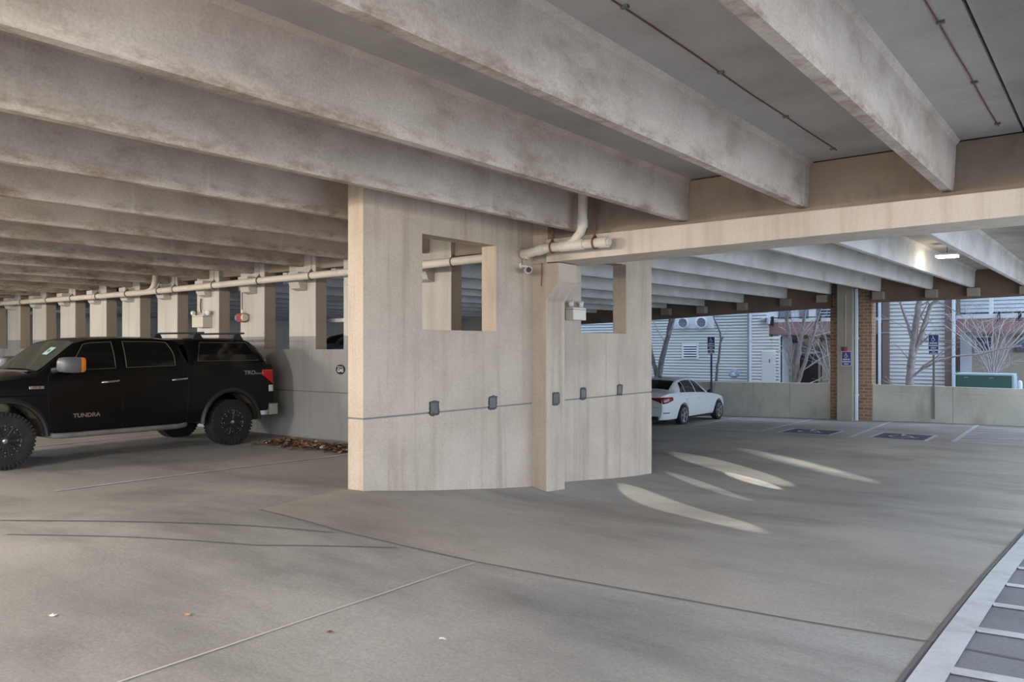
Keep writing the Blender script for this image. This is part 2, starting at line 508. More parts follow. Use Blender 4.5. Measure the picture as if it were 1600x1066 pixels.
# ------------------------------------------------------------------ floor
def build_floor():
    bm = bmesh.new()
    xs = np.arange(-30, 12.01, 0.25)
    ys = np.arange(-14, 27.26, 0.25)
    grid = []
    for y in ys:
        row = []
        for x in xs:
            row.append(bm.verts.new((x, y, fz(x, y))))
        grid.append(row)
    for j in range(len(ys) - 1):
        for i in range(len(xs) - 1):
            bm.faces.new([grid[j][i], grid[j][i + 1], grid[j + 1][i + 1], grid[j + 1][i]])
    # the drive beyond the construction joint is a later, warmer pour
    segs = [((-0.9, 0.0), (-0.9, 10.0)), ((-6.9, 6.0), (-6.56, 4.61)), ((-6.56, 4.61), (-4.0, 4.66)), ((-4.0, 4.66), (-0.44, 5.3))]
    for (ax, ay), (bx, by) in segs:
        nrm = Vector((by - ay, ax - bx, 0)).normalized()
        bmesh.ops.bisect_plane(bm, geom=bm.verts[:] + bm.edges[:] + bm.faces[:], dist=1e-5, plane_co=(ax, ay, 0), plane_no=nrm)

    def apron(x, y):
        if x < -6.56:
            if y < 4.61 or x < -6.95:
                return y > 9.9 and x > -30 and y > 12.9
            t = (y - 4.61) / (6.0 - 4.61)
            return y > 6.0 or x > -6.56 - 0.34 * t
        if x < -4.0:
            return y > 4.61 + (x + 6.56) / 2.56 * 0.05
        return y > 4.66 + (x + 4.0) / 3.56 * 0.64
    for f in bm.faces:
        c = f.calc_center_median()
        f.material_index = 2 if c.x > -0.9 and c.y < 12 else (1 if apron(c.x, c.y) else 0)
        f.smooth = True
    me = bpy.data.meshes.new('floor')
    bm.to_mesh(me)
    bm.free()
    me.materials.append(M['floor'])
    me.materials.append(M['apron'])
    me.materials.append(M['lot'])
    o = bpy.data.objects.new('floor', me)
    COL.objects.link(o)
    tag(o, 'grey concrete garage floor sloping down to the warmer slab of the drive', 'floor', kind='structure')


build_floor()


def strip(name, pts, w, m, label, cat, group=None, lift=0.006, kind='structure', parent=None, step=0.25):
    """a painted line or joint lying on the floor, width w (or list)"""
    mb = MB()
    P = []
    for (a, b) in zip(pts, pts[1:]):
        n = max(1, int(math.hypot(b[0] - a[0], b[1] - a[1]) / step))
        for i in range(n):
            P.append((a[0] + (b[0] - a[0]) * i / n, a[1] + (b[1] - a[1]) * i / n))
    P.append(pts[-1])
    L_, R_ = [], []
    for i, p in enumerate(P):
        q0, q1 = P[max(i - 1, 0)], P[min(i + 1, len(P) - 1)]
        d = Vector((q1[0] - q0[0], q1[1] - q0[1]))
        d.normalize()
        nx, ny = -d.y * w / 2, d.x * w / 2
        for lst, s in ((L_, 1), (R_, -1)):
            x, y = p[0] + s * nx, p[1] + s * ny
            lst.append(mb.bm.verts.new((x, y, fz(x, y) + lift)))
    for i in range(len(P) - 1):
        mb.bm.faces.new([L_[i], R_[i], R_[i + 1], L_[i + 1]])
    o = mb.build(name, m, parent)
    if label:
        tag(o, label, cat, group, kind)
    return o


# joints
strip('floor_joint', [(-3.74, -3), (-3.80, 2.5), (-3.84, 3.6), (-3.92, 4.68)], 0.016, M['joint_pale'], 'pale straight joint in the floor running from the foreground towards the wall', 'floor joint')
strip('floor_joint', [(-6.56, 4.61), (-5.39, 4.56), (-4.57, 4.62), (-3.92, 4.69), (-3.12, 4.84), (-2.43, 4.97), (-1.62, 5.10), (-0.9, 5.25), (0.8, 5.38)], 0.022, M['joint'], 'dark joint crossing the foreground where the grey floor meets the drive', 'floor joint')
strip('floor_joint', [(-0.905, -2), (-0.905, 4.5), (-0.915, 7.8), (-0.905, 10.9), (-0.90, 13)], 0.018, M['joint'], 'dark gutter joint along the wide white edge line', 'floor joint')
strip('floor_crack', [(-8.43, 3.07), (-7.14, 3.64), (-5.99, 4.18), (-5.34, 4.48)], 0.03, M['crack'], 'dark crack in the floor nearest the white stall line', 'floor crack')
strip('floor_crack', [(-7.59, 2.81), (-6.53, 3.32), (-5.45, 3.8), (-4.62, 4.53)], 0.022, M['crack'], 'dark crack in the floor ending beside the joint crossing', 'floor crack')
# road paint
strip('road_marking', [(-0.80, -2), (-0.80, 4.5), (-0.81, 7.8), (-0.80, 10.6)], 0.155, M['paint'], 'wide white edge line at the lower right of the drive', 'painted line', lift=0.009)
for i, y in enumerate([2.9, 3.85, 4.80, 5.74, 6.53, 7.34, 8.2, 9.1, 10.0]):
    strip('road_marking', [(-0.73, y), (1.6, y + 0.45)], 0.125, M['paint'], 'white hatch stripe running off the right side of the wide edge line', 'painted line', 'hatch stripes beside the wide edge line', lift=0.008)
strip('road_marking', [(-10.21, 4.3), (-10.13, 6.1), (-10.02, 9.0)], 0.075, M['paint'], 'thin white stall line beside the black pickup truck', 'painted line')
strip('road_marking', [(-14.95, 4.6), (-14.9, 9.3)], 0.075, M['paint'], 'white stall line on the far side of the black pickup truck', 'painted line')
FARL = [((-10.43, 26.7), (-10.15, 22.0), 'white stall line just right of the white sedan'),
        ((-8.04, 26.76), (-7.85, 21.5), 'white line on the right edge of the hatched bay beside the sedan'),
        ((-5.70, 26.8), (-5.48, 21.34), 'white stall line between the two blue wheelchair symbols'),
        ((-3.36, 26.7), (-3.24, 21.7), 'white line on the left edge of the hatched bay beneath the right parapet')]
for a, b, l in FARL:
    strip('road_marking', [a, b], 0.11, M['paint'], l, 'painted line')
strip('road_marking', [(-10.15, 21.6), (-7.85, 21.45)], 0.09, M['paint'], 'white line closing the near end of the hatched bay beside the sedan', 'painted line')
strip('road_marking', [(-3.24, 21.75), (0.5, 21.7)], 0.09, M['paint'], 'white line closing the near end of the right hatched bay', 'painted line')
for k in range(7):
    y = 22.2 + k * 0.68
    strip('road_marking', [(-10.1, y - 0.1), (-7.92, y + 0.35)], 0.07, M['paint'], 'faint white hatch stripe in the bay between the sedan and the brick column', 'painted line', 'hatch stripes beside the sedan')
    strip('road_marking', [(-3.22, y), (-0.4, y + 0.55)], 0.09, M['paint'], 'white hatch stripe in the bay beneath the right parapet', 'painted line', 'hatch stripes under the right parapet')


def wheel_chair(mb, s, f):
    """the wheelchair figure drawn as strokes; f maps (u,v) in -1..1 to a point"""
    def stroke(pts, w):
        for (a, b) in zip(pts, pts[1:]):
            d = Vector((b[0] - a[0], b[1] - a[1]))
            d.normalize()
            n = Vector((-d.y, d.x)) * w / 2
            mb.poly([f(a[0] + n.x, a[1] + n.y), f(a[0] - n.x, a[1] - n.y), f(b[0] - n.x, b[1] - n.y), f(b[0] + n.x, b[1] + n.y)])
    mb.poly([f(-0.1 + 0.14 * math.cos(k * math.pi / 5), 0.78 + 0.14 * math.sin(k * math.pi / 5)) for k in range(10)])
    stroke([(-0.1, 0.62), (-0.06, 0.05), (0.38, 0.0), (0.56, -0.5), (0.78, -0.42)], 0.15)
    stroke([(-0.06, 0.38), (0.32, 0.34)], 0.12)
    stroke([(0.05 - 0.0 + 0.5 * math.cos(a) - 0.1, -0.3 + 0.5 * math.sin(a)) for a in [math.radians(q) for q in range(110, 345, 18)]], 0.12)


for (x0, x1, y0, y1, l) in [(-7.3, -6.08, 21.42, 22.7, 'blue wheelchair symbol with white border painted in front of the brick column'),
                            (-5.03, -3.86, 21.52, 22.85, 'blue wheelchair symbol with white border painted near the right sign post')]:
    cx_, cy_ = (x0 + x1) / 2, (y0 + y1) / 2
    r = tag(MB().prism([(x0, y0, fz(x0, y0) + .004), (x1, y0, fz(x1, y0) + .004), (x1, y1, fz(x1, y1) + .004), (x0, y1, fz(x0, y1) + .004)], (0, 0, .004)).build('wheelchair_road_marking', M['blue_paint']), l, 'painted symbol', kind='structure')
    mb = MB()
    w = 0.1
    for (a0, a1, b0, b1) in [(x0 - w, x1 + w, y0 - w, y0), (x0 - w, x1 + w, y1, y1 + w), (x0 - w, x0, y0, y1), (x1, x1 + w, y0, y1)]:
        mb.poly([(a, b, fz(a, b) + 0.009) for a, b in ((a0, b0), (a1, b0), (a1, b1), (a0, b1))])
    mb.build('border', M['paint'], r)
    mb = MB()
    wheel_chair(mb, 1, lambda u, v: (cx_ + u * 0.5, cy_ + v * 0.52, fz(cx_, cy_) + 0.02))
    mb.build('wheelchair_figure', M['paint'], r)

# ------------------------------------------------------------------ the middle shear wall
WX0, WX1 = -6.95, -6.70
WY0, WY1 = 6.05, 12.88
ZJ = -0.795
OP = [(6.99, 8.42, 0.215, 1.37), (10.54, 11.95, 0.23, 1.40)]
mb = MB()
mb.box(WX0, WX1, WY0, WY1, -2.7, ZJ - 0.011)
mb.box(WX0 + .015, WX1 - .015, WY0 + .015, WY1 - .015, ZJ - 0.013, ZJ + 0.011, 1)
ys = [WY0, OP[0][0], OP[0][1], OP[1][0], OP[1][1], WY1]
for i in range(5):
    a, b = ys[i], ys[i + 1]
    if i in (1, 3):
        z0, z1 = OP[i // 2][2], OP[i // 2][3]
        mb.box(WX0, WX1, a, b, ZJ + .010, z0)
        mb.box(WX0, WX1, a, b, z1, 2.08)
    else:
        mb.box(WX0, WX1, a, b, ZJ + .010, 2.08)
wall = tag(mb.build('wall_middle', [M['wall'], M['groove']]), 'beige concrete wall in the middle with two square openings', 'wall', kind='structure')
# pilaster with corbel on its right face
mb = MB()
PY0, PY1 = 9.25, 9.72
PX = -6.455
prof = [(WX1 - .02, -2.7), (PX, -2.7), (PX, 0.655), (-6.245, 0.935), (-6.245, 1.185), (WX1 - .02, 1.185)]
mb.prism([(x, PY0, z) for x, z in prof], (0, PY1 - PY0, 0))
mb.box(WX1 - .02, PX, PY0 + .02, PY1, 1.185, 2.08)
mb.build('corbel_pilaster', M['wall'], wall, bevel=0.012)
for (y, z, x) in [(7.196, -0.744, WX1), (8.34, -0.74, WX1), (9.482, -0.735, PX), (10.596, -0.722, WX1), (11.734, -0.71, WX1)]:
    mb = MB()
    n = 18
    ring = []
    for k in range(n):
        a = 2 * math.pi * k / n
        u, v = math.cos(a), math.sin(a)
        q = max(abs(u), abs(v))
        j = 1 + R.uniform(-0.08, 0.08)
        ring.append((x - .01, y + u / q * 0.088 * j, z + v / q * 0.095 * j))
    mb.prism(ring, (0.018, 0, 0))
    mb.build('weld_plate', M['black'], wall)
    MB().box(x + .004, x + .014, y - .068, y + .055, z - .062, z + .068).build('weld_plate', M['plate'], wall, bevel=.004)

# ------------------------------------------------------------------ the left pier wall
PYW = 9.75
PT = 0.26
pl = [-12.909, -14.519, -16.14, -17.782, -19.432, -21.097, -22.771, -24.513, -26.227, -27.9, -29.6]
pr = [-12.117, -13.711, -15.306, -16.945, -18.593, -20.235, -21.914, -23.651, -25.351, -27.05, -28.75]
piers = [(-7.9, -6.95), (-9.72, -8.93), (-11.32, -10.53)] + list(zip(pl, pr))
piers[1] = (-9.72, -8.70)
SILL = -0.035
mb = MB()
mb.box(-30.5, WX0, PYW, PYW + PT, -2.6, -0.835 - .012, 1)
mb.box(-30.5, WX0, PYW + .015, PYW + PT - .015, -0.85, -0.82, 2)
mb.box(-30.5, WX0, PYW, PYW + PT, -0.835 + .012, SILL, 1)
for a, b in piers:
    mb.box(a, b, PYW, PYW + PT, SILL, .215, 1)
    mb.box(a, b, PYW, PYW + PT, .215, 2.08)
mb.box(-30.5, WX0, PYW + .10, PYW + PT - .02, 1.50, 2.08, 3)  # infill above the slots, the shade there put into its darker colour
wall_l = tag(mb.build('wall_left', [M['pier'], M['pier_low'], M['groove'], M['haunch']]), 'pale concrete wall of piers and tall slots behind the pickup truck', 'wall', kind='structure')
# the piers' right-hand cheeks inside the slots
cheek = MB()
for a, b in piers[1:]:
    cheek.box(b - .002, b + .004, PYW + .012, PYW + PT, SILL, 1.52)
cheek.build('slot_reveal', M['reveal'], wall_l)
for a, b in piers[:14]:
    c = (a + b) / 2
    mb = MB()
    mb.prism([(c - .15, PYW, 1.08), (c - .15, PYW - .16, 1.12), (c - .15, PYW - .22, 1.24), (c - .15, PYW - .22, 1.43), (c - .15, PYW, 1.43)], (0.30, 0, 0))
    mb.build('pier_corbel', M['pier'], wall_l, bevel=.008)
# weathered ledge line across the piers
for a, b in piers[3:6]:
    MB().box(a + .01, b - .01, PYW - .012, PYW, 0.275, 0.295).build('pier_ledge', M['pier'], wall_l)

# ------------------------------------------------------------------ ceilings
near_x = [3.35, 2.7, 1.55, 0.05, -1.46, -2.945, -4.445, -5.945, -7.57, -9.24, -10.925, -12.51, -14.11, -15.72, -17.36, -19.01, -20.67, -22.34, -24.08, -25.79, -27.5]


def near_z(x):
    if x > -6.5:
        return 1.585 + 0.008 * max(0, x + 6)
    return float(np.interp(-x, [6.5, 7.6, 9.3, 11, 12.5, 14.1, 15.7, 17.4, 28], [1.582, 1.575, 1.57, 1.56, 1.545, 1.505, 1.475, 1.45, 1.44]))


mb = MB()
edges = [3.6]
for i in range(1, len(near_x) - 1, 2):
    edges.append((near_x[i] + near_x[i + 1]) / 2)
edges.append(-28.5)
edges[2] = -0.785
for a, b in zip(edges, edges[1:]):
    za, zb_ = near_z(a) + 0.525, near_z(b) + 0.525
    mb.prism([(b + .012, -6, zb_), (a - .012, -6, za), (a - .012, -6, za + .1), (b + .012, -6, zb_ + .1)], (0, 6 + (9.42 if b > -6.9 else 9.8), 0))
mb.box(-29, 3.6, -6, 9.8, 2.3, 2.4)
tag(mb.build('ceiling', M['slab']), 'grey concrete ceiling slabs of the near bay above the beams', 'ceiling', kind='structure')

NAMES = {4: 'concrete ceiling beam nearest the right edge, ending on the girder', 5: 'second concrete ceiling beam from the right, ending on the girder',
         6: 'third concrete ceiling beam from the right, ending above the hanging pipe riser', 7: 'concrete ceiling beam running along the top of the middle wall',
         8: 'first concrete ceiling beam left of the middle wall', 9: 'second concrete ceiling beam left of the middle wall', 10: 'third concrete ceiling beam left of the middle wall',
         11: 'concrete ceiling beam ending on the pier right of the truck bed', 12: 'concrete ceiling beam ending on the pier with the red alarm'}


def stem(x, z, y0, y1, m, depth=0.54, z1=None):
    z1 = z if z1 is None else z1
    pr_ = lambda z_: [(x - .055, z_ + .012), (x - .043, z_), (x + .048, z_), (x + .06, z_ + .012), (x + .082, z_ + depth - .06), (x + .13, z_ + depth), (x - .13, z_ + depth), (x - .08, z_ + depth - .06)]
    mb = MB()
    mb.loft([[(a, y0, b) for a, b in pr_(z)], [(a, y1, b) for a, b in pr_(z1)]])
    return mb.build('ceiling_beam', m)


for i, x in enumerate(near_x):
    o = stem(x, near_z(x), -6, 9.41 if x > -6.5 else 9.74, M['beam'])
    if i in NAMES:
        tag(o, NAMES[i], 'beam', 'ceiling beams of the near bay', 'structure')
    elif i < 4:
        tag(o, 'concrete ceiling beam of the near bay outside the right of the view', 'beam', 'ceiling beams outside the right of the view', 'structure')
    else:
        tag(o, 'concrete ceiling beam in the receding row above the black pickup truck', 'beam', 'ceiling beams above the pickup truck', 'structure')

# thin cables clipped to the slab between the beams
for (x, l) in [(-2.47, 'thin dark cable clipped to the ceiling between the two right beams'), (-0.95, 'thin reddish cable clipped to the ceiling beside the black slab joint')]:
    t = thing('ceiling_cable', l, 'cable', (x, 9.2, 2.1))
    z = near_z(x) + 0.525 - 0.006
    mb = MB()
    mb.tube([(R.uniform(-.012, .012) - 0.02 * (9.2 - y) / 6, y - 9.2, z - 2.1) for y in np.arange(-3, 9.3, 0.6)], 0.006, 6)
    mb.build('wire', M['rust'], t)
    for y in (4.4, 5.9, 7.4, 8.9):
        MB().box(-.03, .02, y - 9.2 - .015, y - 9.2 + .015, z - 2.1 - .012, z - 2.1 + .006).build('clip', M['steel'], t)

# ------------------------------------------------------------------ girder between the bays
def gz(x):
    return 1.199 + 0.0165 * (x + 6.173)


xa, xb = PX + 0.01, 3.6


def gring(x):
    b = gz(x)
    t = 1.53 + 0.007 * (x + 5)
    return [(x, 9.225, b), (x, 9.98, b), (x, 9.98, t), (x, 9.80, t), (x, 9.80, 2.10 + .008 * max(0, x + 6)), (x, 9.42, 2.10 + .008 * max(0, x + 6)), (x, 9.42, t), (x, 9.225, t)]


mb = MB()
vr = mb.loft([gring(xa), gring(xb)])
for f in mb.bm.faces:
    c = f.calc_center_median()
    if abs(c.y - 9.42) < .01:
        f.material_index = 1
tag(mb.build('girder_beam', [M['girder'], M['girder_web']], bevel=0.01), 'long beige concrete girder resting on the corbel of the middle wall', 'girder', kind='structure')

# ------------------------------------------------------------------ far bay ceiling, spandrels, parapets, column
far_x = [-27.2, -25.7, -24.2, -22.7, -21.2, -19.6, -18.0, -16.4, -14.95, -13.41, -11.93, -10.49, -9.0, -7.55, -6.08, -4.62, -3.52, -2.22, -0.75, 0.75, 2.25, 3.4]


def far_z(x):
    return float(np.interp(x, [-28, -15, -13.4, -12, -10.5, -9, -7.6, -6.1, 0, 9], [1.18, 1.37, 1.44, 1.47, 1.54, 1.63, 1.72, 1.745, 1.755, 1.76]))


FARN = {9: 'sixth far-bay beam, lowest one beside the middle wall', 10: 'far-bay concrete beam above the left tree', 11: 'far-bay concrete beam above the round wall vents', 12: 'far-bay concrete beam ending above the tree by the entry',
        13: 'far-bay concrete beam ending just left of the brick column', 14: 'far-bay concrete beam ending just right of the brick column', 15: 'far-bay concrete beam ending above the white sided wall',
        16: 'far-bay concrete beam beside the lit hanging lamp, left of it', 17: 'far-bay concrete beam at the right edge, right of the lit lamp'}
for i, x in enumerate(far_x):
    ze = far_z(x)
    y0 = 9.81 if x > -6.6 else 10.02
    o = stem(x, ze - 0.17, y0, 26.85, M['beam_far'], z1=ze)
    tag(o, FARN.get(i, 'dim concrete ceiling beam of the bay behind the left pier wall' if i < 9 else 'far-bay concrete ceiling beam outside the right of the view'), 'beam', 'ceiling beams of the far bay' if i in FARN else ('dim beams behind the pier wall' if i < 9 else 'far beams outside the view'), 'structure')
mb = MB()
xs_ = [-28.5, -15, -13.4, -11, -9, -7.6, -6.1, -2.87, 0, 3.6]
for a, b in zip(xs_, xs_[1:]):
    za, zb_ = far_z(a) + .53, far_z(b) + .53
    g = 0.012 if b == -2.87 else 0
    mb.loft([[(a, 9.8, za - .17), (b - g, 9.8, zb_ - .17), (b - g, 9.8, zb_ - .05), (a, 9.8, za - .05)], [(a, 27.0, za), (b - g, 27.0, zb_), (b - g, 27.0, zb_ + .12), (a, 27.0, za + .12)]])
mb.box(-29, 3.6, 9.8, 27.3, 2.5, 2.6)
tag(mb.build('ceiling', M['slab']), 'concrete ceiling slabs of the far bay above the white sedan', 'ceiling', kind='structure')

for (x0, x1, z0, z1, l, hs) in [(-28.5, -7.5, 0.62, 1.30, 'brown spandrel beam left of the brick column', (-13.3, -11.9, -10.42, -8.93, -7.75)), (-6.35, 3.6, 1.42, 1.56, 'brown spandrel beam right of the brick column', (-6.05, -4.56, -3.46, -2.16))]:
    mb = MB()
    if x0 < -20:
        secs = [(-28.5, 0.55), (-14, 1.03), (-11, 1.17), (-7.5, 1.30)]
    else:
        secs = [(-6.35, 1.425), (-3.9, 1.44), (-2.2, 1.48), (3.6, 1.51)]
    mb.loft([[(x, 26.85, z), (x, 27.25, z), (x, 27.25, 3.2), (x, 26.85, 3.2)] for x, z in secs])
    sp = tag(mb.build('spandrel_beam', M['spandrel']), l, 'beam', kind='structure')
    for hx in hs:
        zt = far_z(hx - .06) - .015
        zz = float(np.interp(hx, [s[0] for s in secs], [s[1] for s in secs])) + .03
        mb = MB()
        mb.box(hx - .17, hx + .15, 26.60, 26.86, max(zz, zt - .24), zt)
        mb.build('haunch', M['haunch'], sp, bevel=.01)

for (x0, x1, l) in [(-28.5, -7.56, 'concrete parapet wall left of the brick column'), (-6.3, 3.6, 'concrete parapet wall right of the brick column')]:
    mb = MB()
    n = 7 if x0 < -20 else 6
    xs_ = np.linspace(x0, x1, n * 2)
    cuts = [x0, -20, -15, -11.55, -10.15, -8.9] if x0 < -20 else [x0, -4.05, -1.4, 1.5]
    cuts = cuts + [x1]
    for a, b in zip(cuts, cuts[1:]):
        zt = lambda x: float(np.interp(x, [-28, -11.2, -7.7, -6.2, -2.4, 10], [-1.30, -1.22, -1.172, -1.168, -1.192, -1.2]))
        mb.prism([(a + .008, 27.0, fz(a, 27) - .3), (b - .008, 27.0, fz(b, 27) - .3), (b - .008, 27.0, zt(b)), (a + .008, 27.0, zt(a))], (0, 0.2, 0))
        mb.prism([(a - .01, 27.015, fz(a, 27) - .3), (b, 27.015, fz(b, 27) - .3), (b, 27.015, zt(b) - .01), (a - .01, 27.015, zt(a) - .01)], (0, 0.17, 0))
        mb.prism([(a + .008, 26.985, zt(a) - .21), (b - .008, 26.985, zt(b) - .21), (b - .008, 26.985, zt(b)), (a + .008, 26.985, zt(a))], (0, 0.02, 0))
    tag(mb.build('wall_back', M['parapet'], bevel=0.006), l, 'parapet wall', kind='structure')

col = tag(MB().box(-7.256, -6.78, 26.55, 27.0, -2.6, 2.2).build('column', M['column'], bevel=.015), 'square concrete column between two brick piers at the far side', 'column', kind='structure')
MB().box(-7.56, -7.36, 26.93, 27.45, -2.6, 2.3).build('brick_pier', M['brick'], col)
MB().box(-6.68, -6.30, 26.93, 27.45, -2.6, 2.3).build('brick_pier', M['brick'], col)
MB().box(-7.37, -6.67, 27.0, 27.3, -2.6, 2.3).build('shadow_gap_panel', M['dark'], col)  # near-black panel paints the shadow gap between brick pier and column
ds = thing('downspout', 'white downspout pipe between the concrete column and the right brick pier', 'downspout', (-6.715, 26.79, -2.33))
MB().box(-.045, .045, -.04, .04, 0.0, 4.2).build('pipe', M['trim'], ds, bevel=.01)
for z in (0.8, 2.6):
    MB().box(-.06, .06, -.045, .07, z, z + .04).build('strap', M['trim'], ds)

tag(MB().box(-30.0, 3.6, -6, 27.3, 2.75, 12.5).build('upper_shade_mass', M['parapet']), 'unseen mass of upper storeys, added to shade the house opposite', 'wall', kind='structure')  # unseen block over the garage, added to keep sky light off the house
tag(MB().box(-28.8, -18.5, 26.7, 27.0, -2.7, 2.2).build('wall_back', M['pier']), 'unseen solid wall at the back left, added to darken the slots', 'wall', kind='structure')  # out-of-view wall, added to cut the daylight behind the slots
tag(MB().box(-29.2, -28.8, -6, 27.0, -2.7, 2.2).build('wall_far_left', M['pier']), 'concrete end wall at the far left of the garage', 'wall', kind='structure')

# ------------------------------------------------------------------ drain pipe along the pier wall
def build_pipe():
    t = thing('drain_pipe', 'long white drain pipe running along the pier wall and through the middle wall', 'pipe', (-6.7, 9.0, 1.3))
    o = Vector(t.location)
    L_ = lambda pts: [Vector(p) - o for p in pts]
    main = [(-27.5, 9.38, 1.275), (-25.6, 9.36, 1.262), (-21, 9.36, 1.245), (-17.8, 9.35, 1.247), (-15.19, 9.35, 1.272), (-12.8, 9.34, 1.298), (-10.8, 9.33, 1.312), (-8.81, 9.2, 1.305), (-7.6, 9.15, 1.318), (-6.62, 9.0, 1.305), (-6.52, 8.985, 1.318), (-6.36, 8.98, 1.352), (-6.2, 8.98, 1.362), (-5.36, 8.98, 1.368)]
    MB().tube(L_(main), 0.064, 20).build('main_pipe', M['pvc'], t, smooth=40)
    MB().tube(L_([(-5.92, 8.98, 1.37), (-5.82, 8.98, 1.42), (-5.72, 8.98, 1.52), (-5.69, 8.98, 1.60), (-5.685, 8.98, 1.68), (-5.685, 8.98, 2.09)]), 0.062, 20).build('riser', M['pvc'], t, smooth=40)
    for a, b, r in [((-6.6, 8.995, 1.303), (-6.66, 9.0, 1.302), .074), ((-6.42, 8.98, 1.335), (-6.3, 8.98, 1.358), .074), ((-6.03, 8.98, 1.363), (-5.66, 8.98, 1.367), .075), ((-5.42, 8.98, 1.368), (-5.3, 8.98, 1.368), .076), ((-5.31, 8.98, 1.368), (-5.27, 8.98, 1.368), .05), ((-5.687, 8.98, 1.58), (-5.685, 8.98, 1.70), .072)]:
        MB().tube(L_([a, b]), r, 20).build('coupling', M['pvc'], t, smooth=40)
    MB().tube(L_([(-17.55, 9.35, 1.25), (-17.35, 9.36, 1.29), (-17.22, 9.36, 1.40), (-17.18, 9.36, 1.55), (-17.18, 9.36, 1.95)]), 0.062, 16).build('riser', M['pvc'], t, smooth=40)
    for (x, y, z, ztop, m) in [(-6.17, 8.98, 1.362, 1.6, M['rust']), (-5.5, 8.98, 1.368, 1.99, M['rust']), (-8.15, 9.18, 1.308, 1.98, M['steel']), (-9.6, 9.27, 1.308, 1.98, M['steel']), (-11.72, 9.335, 1.306, 1.98, M['steel']), (-13.3, 9.34, 1.292, 1.98, M['steel']), (-14.85, 9.35, 1.276, 1.95, M['steel']), (-16.35, 9.35, 1.261, 1.9, M['steel']), (-17.0, 9.35, 1.252, 1.9, M['steel']), (-18.4, 9.35, 1.247, 1.9, M['steel']), (-19.85, 9.355, 1.246, 1.9, M['steel']), (-21.2, 9.36, 1.246, 1.9, M['steel']), (-22.6, 9.36, 1.25, 1.9, M['steel']), (-24.2, 9.36, 1.257, 1.9, M['steel'])]:
        mb = MB()
        c = Vector((x, y, z)) - o
        ring = [c + Vector((0, .072 * math.cos(a), .072 * math.sin(a))) for a in [2 * math.pi * k / 18 for k in range(19)]]
        mb.tube(ring, 0.013, 6, caps=False)
        mb.tube([c + Vector((0, -.03, .07)), c + Vector((0, 0, .115)), c + Vector((0, .03, .07))], 0.013, 6)
        mb.cyl(c + Vector((0, 0, .1)), Vector((x, y, ztop)) - o, 0.007, 6)
        mb.build('hanger', m, t)


build_pipe()

# ------------------------------------------------------------------ small fittings on the walls
c = thing('security_camera', 'small white bullet camera on the middle wall under the pipe elbow', 'camera', (WX1, 8.96, 1.08))
MB().lathe([(0.038, 0.0), (0.042, .012), (0.02, .02)], (0, 0, .06), 'x', 16).build('mount', M['white'], c, smooth=40)
MB().tube([(0.01, 0, .06), (.1, 0, .05), (.14, 0, .02)], .013, 8).build('arm', M['white'], c)
MB().tube([(.07, .06, -.005), (.20, -.07, -.012)], [.046, .046], 18).build('housing', M['white'], c, smooth=40)
MB().tube([(.198, -.068, -.012), (.214, -.084, -.012)], [.04, .034], 18).build('lens', M['black'], c, smooth=40)
MB().cyl((0.03, 0, .06), (.03, 0, .15), .005, 6).build('cable', M['conduit'], c)


def emergency_light(label, loc, rz, heads, w=0.30, h=0.19, d=0.13):
    """battery box facing local -Y with round lamp heads on top"""
    t = thing('emergency_light', label, 'emergency light', loc, rz)
    MB().box(-w / 2, w / 2, -d, 0, -h / 2, h / 2).build('battery_box', M['cream'], t, bevel=.012)
    MB().box(-w / 2 - .004, w / 2 + .004, -d - .002, 0, h / 2 - .035, h / 2 - .028).build('cover_seam', M['conduit'], t)
    for (x, yaw) in heads:
        dr = Vector((math.sin(yaw), -math.cos(yaw), -0.1)).normalized()
        p = Vector((x, -d / 2, h / 2 + .055))
        hd = MB().tube([p - dr * .04, p - dr * .02, p + dr * .03], [.025, .05, .056], 18).cyl((x, -d / 2, h / 2), (x, -d / 2, h / 2 + .05), .014, 8).build('lamp_head', M['white'], t, smooth=40)
        MB().tube([p + dr * .029, p + dr * .037], [.05, .045], 18).build('lens', M['lens'], hd, smooth=40)
    return t


emergency_light('cream emergency light with two round lamps beside the corbel on the middle wall', (WX1 + .002, 10.27, 0.508), math.pi / 2, [(-.13, 0.5), (.15, 0.5)], 0.36, 0.19, 0.15)
el = emergency_light('cream emergency light with three lamp heads on a pier above the truck', (-15.77, PYW - .002, 0.56), 0, [(-.33, -1.2), (.10, -.2), (.22, .5)], 0.42, 0.26, 0.22)
MB().tube([(-.17, -.03, .50), (-.19, -.03, .36), (-.15, -.04, .22), (-.05, -.05, .15), (.06, -.06, .14)], .012, 8).build('cable', M['black'], el, smooth=60)
MB().cyl((-.21, -.11, .1), (-.33, -.11, .16), .014, 8).build('bracket', M['white'], el)

fa = thing('fire_alarm', 'red and white fire alarm horn with strobe on a pier above the truck rack', 'fire alarm', (-14.36, PYW - .04, 0.61))
MB().box(-.10, .10, -.09, 0, -.09, .09).build('horn', M['red'], fa, bevel=.01)
MB().tube([(-.13, -.05, 0), (-.10, -.05, 0)], [.07, .08], 16).build('strobe', M['lens'], fa, smooth=40)
MB().tube([(.10, -.05, 0), (.145, -.05, 0)], [.08, .07], 16).build('strobe', M['cream'], fa, smooth=40)
MB().cyl((0, -.03, .085), (0, -.03, .62), .011, 8).build('conduit', M['conduit'], fa)
MB().cyl((0, -.03, .085), (0, -.03, .16), .02, 8).build('conduit_fitting', M['white'], fa)

# dark iron stain rod hanging off the girder end
mb = MB().cyl((-6.5, 9.2, 1.19), (-6.51, 9.2, .86), .008, 6)
tag(mb.build('steel_rod', M['rust']), 'thin rusty rod hanging from the girder end beside the corbel', 'rod')

